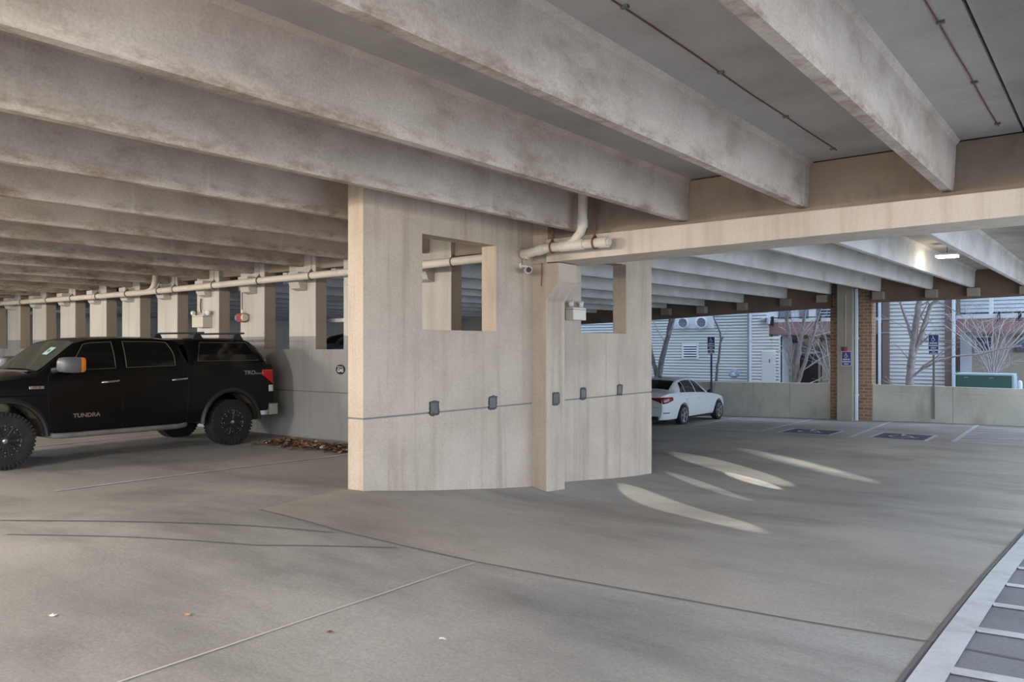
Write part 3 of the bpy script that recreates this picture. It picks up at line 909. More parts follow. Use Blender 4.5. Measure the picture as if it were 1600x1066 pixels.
og = thing('oval_wall_sign', 'small black oval sign with pale lettering low on the pier wall', 'sign', (-11.40, PYW - .004, -0.405))
mb = MB()
mb.prism([(0.125 * math.cos(a), 0, 0.09 * math.sin(a)) for a in [2 * math.pi * k / 32 for k in range(32)]], (0, -.006, 0))
mb.build('plate', M['black'], og)
text('lettering', 'NATURAL', 0.035, (0, -.008, 0.043), FACE_Y, M['sign_white'], og)
text('lettering', 'GAS', 0.09, (0, -.008, -.018), FACE_Y, M['sign_white'], og, bold=.002)

# steel guard rail beyond the pier wall
for z, l in [(0.527, 'white guard rail bar seen through the slots of the pier wall')]:
    gr = thing('guard_rail', l, 'rail', (-11.0, PYW + .55, z))
    MB().box(-2.6, 1.6, -.03, .03, -.035, .035).build('rail', M['white'], gr)
    for x in (-2.5, 1.5):
        MB().box(x - .03, x + .03, -.03, .03, -2.35, -.03).build('post', M['steel'], gr)

# ------------------------------------------------------------------ hanging lamp in the far bay
hl = thing('hanging_lamp', 'lit rectangular lamp hanging on a rod from the far-bay ceiling', 'lamp', (-2.953, 19.0, 1.92))
MB().box(-.21, .21, -.17, .17, .015, .06).build('housing', M['white'], hl, bevel=.015)
MB().box(-.20, .20, -.16, .16, -.02, .02).build('lens', M['lamp_on'], hl, bevel=.012)
MB().cyl((0, 0, .05), (0, 0, .30), .009, 8).build('rod', M['conduit'], hl)
lamp('POINT', 'hanging_lamp_glow', (-2.953, 19.0, 1.80), 38, (1.0, 0.9, 0.7), shadow_soft_size=0.2)


# ------------------------------------------------------------------ signs
def plate_sign(t, x, z, w, h, y, body, fig=True, yaw=0):
    p = MB().prism([(x - w / 2, y, z - h / 2), (x + w / 2, y, z - h / 2), (x + w / 2, y, z + h / 2), (x - w / 2, y, z + h / 2)], (0, .004, 0)).build('sign_border', M['sign_white'], t)
    e = 0.012
    f = MB().prism([(x - w / 2 + e, y - .003, z - h / 2 + e), (x + w / 2 - e, y - .003, z - h / 2 + e), (x + w / 2 - e, y - .003, z + h / 2 - e), (x - w / 2 + e, y - .003, z + h / 2 - e)], (0, .004, 0)).build('sign_panel', M['sign_blue'], t)
    if fig:
        mb = MB()
        wheel_chair(mb, 1, lambda u, v: (x - .01 + u * 0.075, y - .006, z + h * 0.23 + v * 0.095))
        mb.build('wheelchair_figure', M['sign_white'], f)
        for i, b in enumerate(body):
            text('lettering', b, 0.06, (x, y - .006, z - h * (0.06 + 0.155 * i)), FACE_Y, M['sign_white'], f, 0.78 if len(b) > 7 else 0.95, bold=.002)
    else:
        for i, b in enumerate(body):
            text('lettering', b, 0.045, (x, y - .006, z + .024 - .05 * i), FACE_Y, M['sign_white'], f, 0.85, bold=.001)


for (x, lab, pm) in [(-4.55, 'blue wheelchair parking sign on a grey post at the right parapet', 'post'), (-11.65, 'blue wheelchair parking sign on a thin post beside the white sedan', 'post_blue')]:
    zb = fz(x, 26.9) + .0
    t = thing('parking_sign', lab, 'sign', (x, 26.94, zb))
    MB().box(-.03, .03, -.02, .02, 0.10 if x > -8 else 0.0, 0.5 - zb - .12).build('post', M[pm], t)
    plate_sign(t, 0, 0.155 - zb, .29, .47, -.026, ['RESERVED', 'PARKING', 'ONLY'])
    plate_sign(t, 0, -0.155 - zb, .27, .13, -.026, ['VAN', 'ACCESSIBLE'], False)
t = thing('parking_sign', 'blue wheelchair parking sign fixed on the concrete column', 'sign', (-6.96, 26.545, -.6))
plate_sign(t, 0, .245, .30, .46, -.006, ['RESERVED', 'PARKING', 'ONLY'])
t = thing('junction_box', 'small junction box with conduit above the sign on the concrete column', 'junction box', (-7.0, 26.55, -.07))
MB().box(-.10, -.01, -.07, 0, -.05, .09).build('box', M['black'], t, bevel=.005)
MB().box(-.01, .07, -.09, 0, -.05, .09).build('switch', M['red'], t, bevel=.005)
MB().cyl((.02, -.02, .09), (.02, -.02, 1.75), .01, 8).build('conduit', M['joint_pale'], t)


# ------------------------------------------------------------------ leaf litter and scraps
def litter(name, label, spots, mats, size=0.042, kind='stuff'):
    mb = MB()
    for (x, y, mi) in spots:
        a = R.uniform(0, 6.28)
        s = size * R.uniform(.6, 1.4)
        z = fz(x, y) + .006 + R.uniform(0, .025)
        u = Vector((math.cos(a), math.sin(a), R.uniform(-.35, .35))) * s
        v = Vector((-math.sin(a), math.cos(a), R.uniform(-.35, .35))) * s * .6
        p = Vector((x, y, z + s * .2))
        f = mb.poly([p - u, p - u * .2 - v, p + u, p - u * .2 + v])
        f.material_index = mi
    return tag(mb.build(name, mats), label, 'leaves', kind=kind)


sp = []
for _ in range(1500):
    x = R.uniform(-13.0, -10.1)
    base = np.interp(x, [-13, -12.2, -11.2, -10.1], [8.85, 8.95, 8.95, 9.05])
    y = base + R.gauss(0, .20)
    if y > 9.7 or (x < -12.4 and y < 9.4):
        continue
    mi = R.choices([0, 1, 2, 3], [2, 6, 2, 1] if x < -12 else ([6, 3, 3, .6] if x < -11 else [1, 1, 6, .6]))[0]
    sp.append((x, y, mi))
litter('fallen_leaves', 'drift of dry red and tan leaves along the foot of the pier wall', sp, [M['leaf_red'], M['leaf_tan'], M['leaf_brown'], M['leaf_white']])
for (x, y, l, m_) in [(-10.0, 9.25, 'crumpled white paper scrap at the right end of the leaf drift', 'leaf_white'), (-5.0, 2.1, 'small pale paper scrap on the floor at the lower left', 'leaf_white'), (-3.0, 3.3, 'small white scrap on the grey floor right of the pale joint', 'leaf_white'), (-4.4, 2.6, 'small orange leaf on the floor beside the pale joint', 'leaf_tan'), (-3.55, 2.95, 'small brown leaf on the floor right of the pale joint', 'leaf_red')]:
    mb = MB()
    s = 0.07 if x < -10 else .022
    z = fz(x, y) + .004
    ring = [(x + s * math.cos(a) * R.uniform(.6, 1.2), y + s * math.sin(a) * R.uniform(.6, 1.2), z + R.uniform(0, s * .5)) for a in [2 * math.pi * k / 9 for k in range(9)]]
    top = mb.bm.verts.new((x, y, z + s * .5))
    vs = [mb.bm.verts.new(p) for p in ring]
    for k in range(9):
        mb.bm.faces.new([vs[k], vs[(k + 1) % 9], top])
    tag(mb.build('litter_scrap', M[m_]), l, 'litter')


# ------------------------------------------------------------------ vehicles
def curve(tab, sm=0.06):
    xs = np.array([t[0] for t in tab])
    ys = np.array([t[1] for t in tab])

    def f(x):
        if sm <= 0:
            return float(np.interp(x, xs, ys))
        return float(np.mean(np.interp([x - sm, x - sm / 2, x, x + sm / 2, x + sm], xs, ys)))
    return f


class Shell:
    """a car body as rings along its length; x runs rearwards from the front axle, y outwards, z up from the ground"""

    def __init__(s, sgn, zs, zr, w, inset, wr, arches, arch_r, axle_z, rock, x0, x1):
        s.sgn, s.zs, s.zr, s.w, s.inset, s.wr = sgn, zs, zr, w, inset, wr
        s.arches, s.R, s.az, s.rock, s.x0, s.x1 = arches, arch_r, axle_z, rock, x0, x1

    def P(s, x, y, z):
        return Vector((y, s.sgn * x, z))

    def zb(s, x):
        z = s.rock(x)
        for a in s.arches:
            d = abs(x - a)
            if d < s.R:
                z = max(z, s.az + math.sqrt(s.R ** 2 - d * d))
        return z

    def side(s, x, z):
        """half width of the lower body at height z"""
        zs = s.zs(x)
        t = (z - 0.3) / max(zs - 0.3, .05)
        return s.w(x) - s.inset * max(0, (t - 0.55) / 0.45) ** 2 - 0.045 * max(0, (0.42 - t) / 0.42) ** 2

    def up(s, x, t):
        """point (y,z) on the side between belt (t=0) and roof edge (t=1)"""
        y0, z0 = s.side(x, s.zs(x)), s.zs(x)
        y1, z1 = s.wr(x), s.zr(x) - 0.035
        z1 = max(z1, z0 + .004)
        y1 = min(y1, y0 - .01)
        return y0 + (y1 - y0) * t + 0.03 * math.sin(math.pi * t) * min(1, (z1 - z0) / .3), z0 + (z1 - z0) * t

    def ring(s, x):
        b = s.zb(x)
        zs = s.zs(x)
        b = min(b, zs - .03)
        pts = [(0, b), (s.side(x, b) * .55, b), (s.side(x, b) - .02, b)]
        for k in range(9):
            z = b + (zs - b) * k / 8
            pts.append((s.side(x, z), z + (0.012 if k == 0 else 0)))
        for k in range(1, 7):
            pts.append(s.up(x, k / 6))
        y1, z1 = s.up(x, 1)
        zt = max(s.zr(x), z1 + .005)
        for u in (.93, .75, .5, .25, 0):
            pts.append((y1 * u, z1 + (zt - z1) * (1 - u ** 3)))
        full = pts + [(-y, z) for y, z in pts[-2:0:-1]]
        return [s.P(x, y, z) for y, z in full]

    def stations(s, extra=()):
        st = list(np.linspace(s.x0, s.x1, 90)) + list(extra)
        for a in s.arches:
            st += [a + s.R * math.cos(math.pi * k / 18) for k in range(19)]
            st += [a - s.R - .004, a + s.R + .004]
        st = sorted(q for q in st if s.x0 <= q <= s.x1)
        out = [st[0]]
        for q in st[1:]:
            if q - out[-1] > .003:
                out.append(q)
        return out

    def body(s, m, parent, extra=(), name='body'):
        mb = MB()
        mb.loft([s.ring(x) for x in s.stations(extra)])
        return mb.build(name, m, parent, smooth=32)

    def pane(s, name, m, parent, xa, xb, t0, t1, off=.006, nx=10, nt=6, sides=(1, -1)):
        """panel on the upper side; xa(t), xb(t) give its front and rear edge"""
        out = []
        for sd in sides:
            mb = MB()
            g = []
            for j in range(nt + 1):
                t = t0 + (t1 - t0) * j / nt
                row = []
                for i in range(nx + 1):
                    x = xa(t) + (xb(t) - xa(t)) * i / nx
                    y, z = s.up(x, t)
                    row.append(mb.bm.verts.new(s.P(x, sd * (y + off), z + off * .3)))
                g.append(row)
            for j in range(nt):
                for i in range(nx):
                    mb.bm.faces.new([g[j][i], g[j][i + 1], g[j + 1][i + 1], g[j + 1][i]])
            out.append(mb.build(name, m, parent, smooth=40))
        return out

    def outline(s, name, m, parent, xa, xb, t0, t1, r=.007, off=.007, sides=(1, -1)):
        for sd in sides:
            pts = []
            n = 10
            for k in range(n + 1):
                pts.append((xa(t0) + (xb(t0) - xa(t0)) * k / n, t0))
            for k in range(1, n + 1):
                t = t0 + (t1 - t0) * k / n
                pts.append((xb(t), t))
            for k in range(1, n + 1):
                pts.append((xb(t1) + (xa(t1) - xb(t1)) * k / n, t1))
            for k in range(1, n + 1):
                t = t1 + (t0 - t1) * k / n
                pts.append((xa(t), t))
            q = []
            for x, t in pts:
                y, z = s.up(x, t)
                q.append(s.P(x, sd * (y + off), z))
            MB().tube(q, r, 6, caps=False).build(name, m, parent)

    def top(s, name, m, parent, xa, xb, umax=.92, off=.008, n=8):
        """panel on the top surface (windshield, rear window)"""
        mb = MB()
        g = []
        for i in range(n + 1):
            x = xa + (xb - xa) * i / n
            y1, z1 = s.up(x, 1)
            zt = max(s.zr(x), z1 + .005)
            row = []
            for k in range(13):
                u = umax * (k / 6 - 1)
                row.append(mb.bm.verts.new(s.P(x + (-off if s.zr(x + .02) > s.zr(x) else off) * .7, y1 * u, z1 + (zt - z1) * (1 - abs(u) ** 3) + off)))
            g.append(row)
        for i in range(n):
            for k in range(12):
                mb.bm.faces.new([g[i][k], g[i][k + 1], g[i + 1][k + 1], g[i + 1][k]])
        return mb.build(name, m, parent, smooth=40)

    def low(s, name, m, parent, x0, x1, z0, z1, off=.005, nx=8, nz=5, sides=(1, -1), zf0=None, zf1=None):
        for sd in sides:
            mb = MB()
            g = []
            for j in range(nz + 1):
                row = []
                for i in range(nx + 1):
                    x = x0 + (x1 - x0) * i / nx
                    a = zf0(x) if zf0 else z0
                    b = zf1(x) if zf1 else z1
                    z = a + (b - a) * j / nz
                    row.append(mb.bm.verts.new(s.P(x, sd * (s.side(x, z) + off), z)))
                g.append(row)
            for j in range(nz):
                for i in range(nx):
                    mb.bm.faces.new([g[j][i], g[j][i + 1], g[j + 1][i + 1], g[j + 1][i]])
            o = mb.build(name, m, parent, smooth=40)
            sol = o.modifiers.new('thickness', 'SOLIDIFY')
            sol.thickness = .006
            sol.offset = 0
        return o

    def gap(s, name, m, parent, pts, r=.005, sides=(1, -1)):
        """thin shut line along (x,z) points of the lower side"""
        for sd in sides:
            q = [s.P(x, sd * (s.side(x, z) + .001), z) for x, z in pts]
            MB().tube(q, r, 6).build(name, m, parent)


def wheel(parent, loc, sd, rad, width, rim_r, style, sgn):
    """tire with rim, spokes and hub; sd = outward side along local X"""
    mb = MB()
    w = width / 2
    prof = [(rim_r, -w * .8), (rim_r + .01, -w * .95), (rad * .86, -w * 1.02), (rad * .95, -w * .96), (rad, -w * .8), (rad, w * .8), (rad * .95, w * .96), (rad * .86, w * 1.02), (rim_r + .01, w * .95), (rim_r, w * .8)]
    mb.lathe(prof, (0, 0, 0), 'x', 48, 0, False)
    if style == 'truck':
        n = 42
        for k in range(n):
            for (o0, o1, ph) in ((-w * .98, -w * .3, 0), (-w * .25, w * .25, .5), (w * .3, w * .98, 0)):
                a0 = 2 * math.pi * (k + ph + .12) / n
                a1 = 2 * math.pi * (k + ph + .78) / n
                r0, r1 = rad - .012, rad + .004
                q = [(o0, r * math.cos(a), r * math.sin(a)) for r, a in ((r0, a0), (r0, a1), (r1, a1), (r1, a0))]
                mb.prism(q, (o1 - o0, 0, 0))
            a0, a1 = 2 * math.pi * (k + .12) / n, 2 * math.pi * (k + .6) / n
            q = [(sd * w * .96, r * math.cos(a), r * math.sin(a)) for r, a in ((rad * .87, a0), (rad * .87, a1), (rad + .003, a1), (rad + .003, a0))]
            mb.prism(q, (sd * .018, 0, 0))
    t = mb.build('wheel', M['tire'], parent, loc, smooth=30)
    o = sd * w
    mb = MB()
    mb.lathe([(rim_r + .012, o * .86), (rim_r + .014, o * .97), (rim_r - .012, o * .97), (rim_r - .02, o * .9)], (0, 0, 0), 'x', 40, 1, False)
    mb.lathe([(rim_r - .018, o * .88), (rim_r - .035, o * .5), (.02, o * .45)], (0, 0, 0), 'x', 40, 0)
    ns = 8 if style == 'truck' else 5
    for k in range(ns):
        a = 2 * math.pi * (k + .5) / ns
        for da in (-.16, .16):
            if style == 'truck':
                d1, d0, ww, r_in = a + da, a + da * .5, .014, .06
            else:
                d1, d0, ww, r_in = a + da * .9, a, .016, .05
            p0 = Vector((o * .88, r_in * math.cos(d0), r_in * math.sin(d0)))
            p1 = Vector((o * .93, (rim_r - .01) * math.cos(d1), (rim_r - .01) * math.sin(d1)))
            mb.tube([p0, p1], [ww * .9, ww], 6, 1)
    mb.lathe([(.075, o * .6), (.072, o * .93), (.03, o * .95)], (0, 0, 0), 'x', 24, 1)
    rm = mb.build('rim', [M['rim'], M['rim'] if style == 'truck' else M['silver']], t, smooth=35)
    mb = MB()
    mb.lathe([(.036, o * .9), (.036, o * 1.02), (.026, o * 1.05), (.01, o * 1.05)], (0, 0, 0), 'x', 20)
    mb.build('hub_cap', M['chrome'], t, smooth=35)
    if style == 'truck' and sd > 0:
        b0 = None
        for k in range(16):
            a = 2 * math.pi * k / 16
            for rr in ((rim_r - .012,) if k % 2 else (rim_r - .012, rim_r - .06)):
                if b0 is None:
                    b0 = q = MB().cyl((o * .93, 0, 0), (o * 1.0, 0, 0), .009, 8).build('bolt', M['chrome'], t)
                else:
                    q = b0.copy()
                    COL.objects.link(q)
                    q.parent = t
                q.location = (0, rr * math.cos(a), rr * math.sin(a))
    return t


def build_truck():
    Xc, Y0 = -13.56, 4.643
    zg = fz(-12.6, 6.4) - .0
    zg = -1.745
    T = thing('pickup_truck', 'black pickup truck with a camper shell and roof rack parked against the pier wall', 'truck', (Xc, Y0, zg))
    s = Shell(1,
              curve([(-.97, .95), (-.85, 1.10), (-.5, 1.20), (0, 1.27), (.5, 1.33), (.7, 1.365), (2.75, 1.42), (2.84, 1.45), (4.46, 1.44), (4.52, 1.42)]),
              curve([(-.97, .97), (-.85, 1.14), (-.4, 1.26), (0, 1.33), (.42, 1.395), (.52, 1.42), (1.06, 1.85), (1.25, 1.90), (1.7, 1.925), (2.3, 1.925), (2.66, 1.90), (2.74, 1.86), (2.86, 1.47), (4.52, 1.44)], .04),
              curve([(-.97, .78), (-.85, .90), (-.6, .955), (-.3, .965), (4.38, .965), (4.5, .945)]), .05,
              curve([(-.97, .7), (0, .80), (.45, .82), (1.06, .735), (2.7, .725), (2.86, .85), (4.5, .85)]),
              (0.0, 3.637), .55, .42, lambda x: .50 if x < -.5 else (.46 if x < 3.2 else .58), -.97, 4.52)
    s.body(M['truck'], T)
    # cab glass
    fa_ = lambda t: .80 + .40 * t
    s.pane('side_window', M['glass_dark'], T, fa_, lambda t: 1.60 - .01 * t, .08, .88)
    s.outline('window_seal', M['conduit'], T, fa_, lambda t: 1.60 - .01 * t, .06, .90)
    rb = lambda t: 2.60 - .16 * max(0, (t - .3)) ** 2 * 1.6
    s.pane('side_window', M['glass_dark'], T, lambda t: 1.77, rb, .08, .88)
    s.outline('window_seal', M['conduit'], T, lambda t: 1.77, rb, .06, .90)
    ws = s.top('windshield', M['windshield'], T, .50, 1.07, .95)
    y1, z1 = s.up(.84, 1)
    mb = MB()
    for (x, u) in ((.90, .62), (.90, .40), (.99, .40), (.99, .62)):
        pass
    q = []
    for (x, u) in ((.78, .60), (.78, .36), (.92, .36), (.92, .60)):
        y1, z1 = s.up(x, 1)
        zt = s.zr(x)
        q.append(s.P(x - .012, y1 * u, z1 + (zt - z1) * (1 - u ** 3) + .014))
    st = MB()
    st.poly(q)
    st.build('windshield_sticker', M['sticker'], ws)
    c = sum(q, Vector()) / 4 + Vector((0, -.004, .004))
    ux, uy = (q[0] - q[1]).normalized() * .032, (q[3] - q[0]).normalized() * .032
    mk = MB()
    mk.poly([c + ux * math.cos(2 * math.pi * k / 16) + uy * math.sin(2 * math.pi * k / 16) for k in range(16)])
    mk.build('sticker_mark', M['sticker_mark'], ws)
    # door shut lines, handles
    s.gap('door_gap', M['dark'], T, [(.60, 1.33), (.58, 1.0), (.60, .62), (.64, .48)])
    s.gap('door_gap', M['dark'], T, [(1.68, 1.38), (1.68, .9), (1.69, .47)])
    s.gap('door_gap', M['dark'], T, [(2.80, 1.40), (2.82, 1.1), (2.80, .8), (2.78, .47)])
    s.gap('fender_crease', M['truck'], T, [(.58, 1.02), (.3, 1.04), (-.1, 1.05), (-.6, 1.02)], .008)
    for x in (1.50, 2.66):
        for sd in (1, -1):
            y = s.side(x, 1.20)
            h = MB().tube([(sd * (y + .002), x - .13, 1.20), (sd * (y + .03), x - .10, 1.205), (sd * (y + .03), x + .10, 1.215), (sd * (y + .002), x + .13, 1.22)], .021, 10).build('door_handle', M['chrome'], T, smooth=40)
    # mirrors
    for sd in (1, -1):
        mr = MB()
        rings = []
        for (x, k) in ((.66, .55), (.70, .9), (.78, 1.0), (.90, 1.0), (.93, .96)):
            rings.append([(sd * (1.12 + .13 * k * a), x, 1.485 + .115 * k * b) for a, b in ((-1, -.75), (-.8, -1), (.8, -1), (1, -.7), (1, .7), (.8, 1), (-.8, 1), (-1, .75))])
        mr.loft(rings)
        mo = mr.build('side_mirror', M['mirror_grey'], T, smooth=40)
        am = MB()
        am.loft([[(sd * (1.12 + .13 * k * a), x, 1.485 + .115 * k * b) for a, b in ((-1, -.75), (-.8, -1), (.8, -1), (1, -.7), (1, .7), (.8, 1), (-.8, 1), (-1, .75))] for (x, k) in ((.93, .97), (.97, .95), (1.0, .85))])
        am.build('turn_signal', M['amber'], mo, smooth=40)
        MB().tube([(sd * .90, .68, 1.40), (sd * 1.0, .72, 1.415), (sd * 1.06, .75, 1.43)], [.05, .035, .03], 8).build('mirror_arm', M['black'], mo)
        MB().prism([(sd * .915, .62, 1.37), (sd * .915, .86, 1.38), (sd * .89, .80, 1.55)], (sd * .012, 0, 0)).build('mirror_base', M['black'], mo)
    # fender flares and dusty wheel liners
    for a in (0, 3.637):
        for sd in (1, -1):
            mb = MB()
            rings = []
            for k in range(21):
                th = math.radians(-8 + 196 * k / 20)
                cxx, czz = math.cos(th), math.sin(th)
                r0, r1 = .535, .605
                yo = .965
                prof = [(r0, yo - .06), (r0, yo + .025), (r0 + .03, yo + .035), (r1, yo + .008), (r1, yo - .06)]
                rings.append([(sd * yy, a + rr * cxx, max(.44, .42 + rr * czz)) for rr, yy in prof])
            mb.loft(rings)
            mb.build('fender_flare', M['black'], T, smooth=40)
            lr = []
            for k in range(17):
                th = math.pi * k / 16
                lr.append([(sd * yy, a + .53 * math.cos(th), .42 + .53 * math.sin(th)) for yy in (.55, .93)])
            mb = MB()
            mb.loft(lr, closed=False)
            o = mb.build('wheel_liner', M['mud'], T, smooth=40)
    for a in (0, 3.637):
        for sd in (1, -1):
            wheel(T, (sd * .85, a, .415), sd, .40, .27, .225, 'truck', 1)
    MB().cyl((-.8, 3.637, .42), (.8, 3.637, .42), .05, 10).build('axle', M['black'], T)
    MB().box(-.45, .45, -.6, 4.3, .50, .62).build('chassis', M['black'], T)
    # side steps
    for sd in (1, -1):
        MB().tube([(sd * .86, .55, .46), (sd * .96, .66, .43), (sd * .99, .8, .425), (sd * .99, 2.6, .425), (sd * .95, 2.75, .435), (sd * .86, 2.8, .46)], .042, 10).build('side_step', M['step'], T, smooth=40)
        MB().box(sd * .80 - .03, sd * .80 + .03, .9, 2.6, .43, .47).build('step_bracket', M['black'], T)
    # camper shell
    rings = []
    for (z, xf, xr, w, r) in [(1.435, 2.84, 4.44, .905, .08), (1.50, 2.85, 4.42, .90, .09), (1.62, 2.86, 4.36, .86, .09), (1.75, 2.87, 4.27, .80, .09), (1.84, 2.88, 4.18, .755, .10), (1.88, 2.90, 4.12, .72, .12), (1.905, 2.98, 4.00, .62, .14), (1.915, 3.1, 3.85, .45, .16)]:
        ring = []
        for (cxq, cyq, a0) in ((w - r, xr - r, 0), (-(w - r), xr - r, 90), (-(w - r), xf + r, 180), (w - r, xf + r, 270)):
            for k in range(6):
                a = math.radians(a0 + 90 * k / 5)
                ring.append((cxq + r * math.cos(a), cyq + r * math.sin(a), z))
        rings.append(ring)
    mb = MB()
    mb.loft(rings)
    sh = mb.build('camper_shell', M['truck'], T, smooth=35)
    wz = lambda z: float(np.interp(z, [1.435, 1.5, 1.62, 1.75, 1.84], [.905, .90, .86, .80, .755])) + .006
    for sd in (1, -1):
        zz = [1.52, 1.62, 1.72, 1.82]
        mb = MB()
        xf = lambda z: 3.02 + (z - 1.52) * .35
        xr = lambda z: 4.22 - (z - 1.52) * .55
        g = [[mb.bm.verts.new((sd * wz(z), xf(z) + (xr(z) - xf(z)) * i / 6, z)) for i in range(7)] for z in zz]
        for j in range(3):
            for i in range(6):
                mb.bm.faces.new([g[j][i], g[j][i + 1], g[j + 1][i + 1], g[j + 1][i]])
        mb.build('side_window', M['glass_dark'], sh)
        o = [(sd * wz(z), x, z) for x, z in ((xf(1.51), 1.51), (xr(1.51), 1.51), (xr(1.83), 1.83), (xf(1.83), 1.83), (xf(1.51), 1.51))]
        MB().tube(o, .007, 6).build('window_seal', M['conduit'], sh)
    MB().box(-.90, .90, 2.83, 4.45, 1.425, 1.44).build('shell_gasket', M['black'], sh)
    for sd in (1, -1):
        MB().box(sd * .875 - .02, sd * .875 + .02, 4.36, 4.40, 1.50, 1.515).build('shell_latch', M['chrome'], sh)
    # roof rack on the shell
    for x in (3.15, 3.95):
        rk = MB().tube([(-.86, x, 2.0), (.86, x, 2.0)], .017, 8).build('roof_rack', M['black'], T)
        for sd in (1, -1):
            MB().prism([(sd * .70, x - .10, 1.885), (sd * .70, x + .10, 1.885), (sd * .68, x + .035, 1.995), (sd * .68, x - .035, 1.995)], (-sd * .05, 0, 0)).build('rack_foot', M['black'], rk)
    # rear: lamps, tailgate, bumper
    for sd in (1, -1):
        s.low('tail_lamp', M['tail'], T, 4.28, 4.515, 1.10, 1.335, .010, 6, 4, (sd,), zf0=lambda x: 1.24 - (x - 4.28) * .75)
        s.low('reverse_lamp', M['lens'], T, 4.41, 4.515, .93, 1.05, .010, 4, 3, (sd,))
        MB().box(sd * .93 - .05 * (sd > 0) - .0 * (sd < 0), sd * .93 + .05 * (sd < 0), 4.50, 4.535, .93, 1.33).build('tail_lamp', M['tail'], T)
    MB().box(-.80, .80, 4.50, 4.545, .72, 1.40).build('tailgate', M['truck'], T, bevel=.02)
    rb_ = [(.93, 4.36), (.97, 4.44), (.95, 4.60), (.90, 4.66), (.5, 4.70), (0, 4.71)]
    pl_ = rb_ + [(-x, y) for x, y in rb_[-2::-1]]
    inn = [(x * .93, y - .10) for x, y in pl_]
    mb = MB()
    mb.loft([[(x, y, .50), (x, y, .70), (xi, yi, .70), (xi, yi, .50)] for (x, y), (xi, yi) in zip(pl_, inn)])
    bp = mb.build('rear_bumper', M['chrome'], T, smooth=40)
    mb = MB()
    mb.prism([(x * 1.005, y + .004, .70) for x, y in pl_], (0, 0, .03))
    mb.build('bumper_step', M['black'], bp)
    MB().tube([(.62, 3.9, .50), (.66, 4.2, .49), (.72, 4.34, .475)], .035, 12).build('exhaust_pipe', M['steel'], T, smooth=40)
    MB().cyl((0, 4.6, .48), (0, 4.78, .48), .03, 10).build('tow_hitch', M['black'], T)
    # nose
    MB().box(-.55, .55, -1.0, -.93, .72, 1.08).build('grille', M['chrome'], T, bevel=.03)
    MB().box(-.9, .9, -1.06, -.80, .45, .68).build('front_bumper', M['chrome'], T, bevel=.06)
    for sd in (1, -1):
        s.low('head_lamp', M['lens'], T, -.95, -.62, .88, 1.08, .012, 6, 4, (sd,))
    MB().box(-.70, .70, .40, .52, 1.385, 1.405).build('wiper_cowl', M['black'], T)
    # lettering and badges
    X = s.side(1.15, .72) + .004
    text('lettering', 'TUNDRA', .085, (X, 1.13, .71), FACE_X, M['chrome'], T, 1.15, .004, bold=.003)
    X = s.side(4.1, 1.28) + .004
    text('lettering', 'TRD', .10, (X, 4.02, 1.285), FACE_X, M['silver'], T, 1.2, .003, bold=.002)
    text('lettering', 'OFF ROAD', .035, (X, 4.21, 1.265), FACE_X, M['silver'], T, 1.0, .003, bold=.001)
    X = s.side(.42, 1.16) + .004
    bd = MB().box(X - .004, X + .004, .33, .53, 1.135, 1.18).build('fender_badge', M['chrome'], T, bevel=.004)
    text('lettering', '5.7L V8', .036, (X + .006, .43, 1.157), FACE_X, M['black'], bd, 1.0, .001)
    # sun dust line on the door sills
    return T


build_truck()


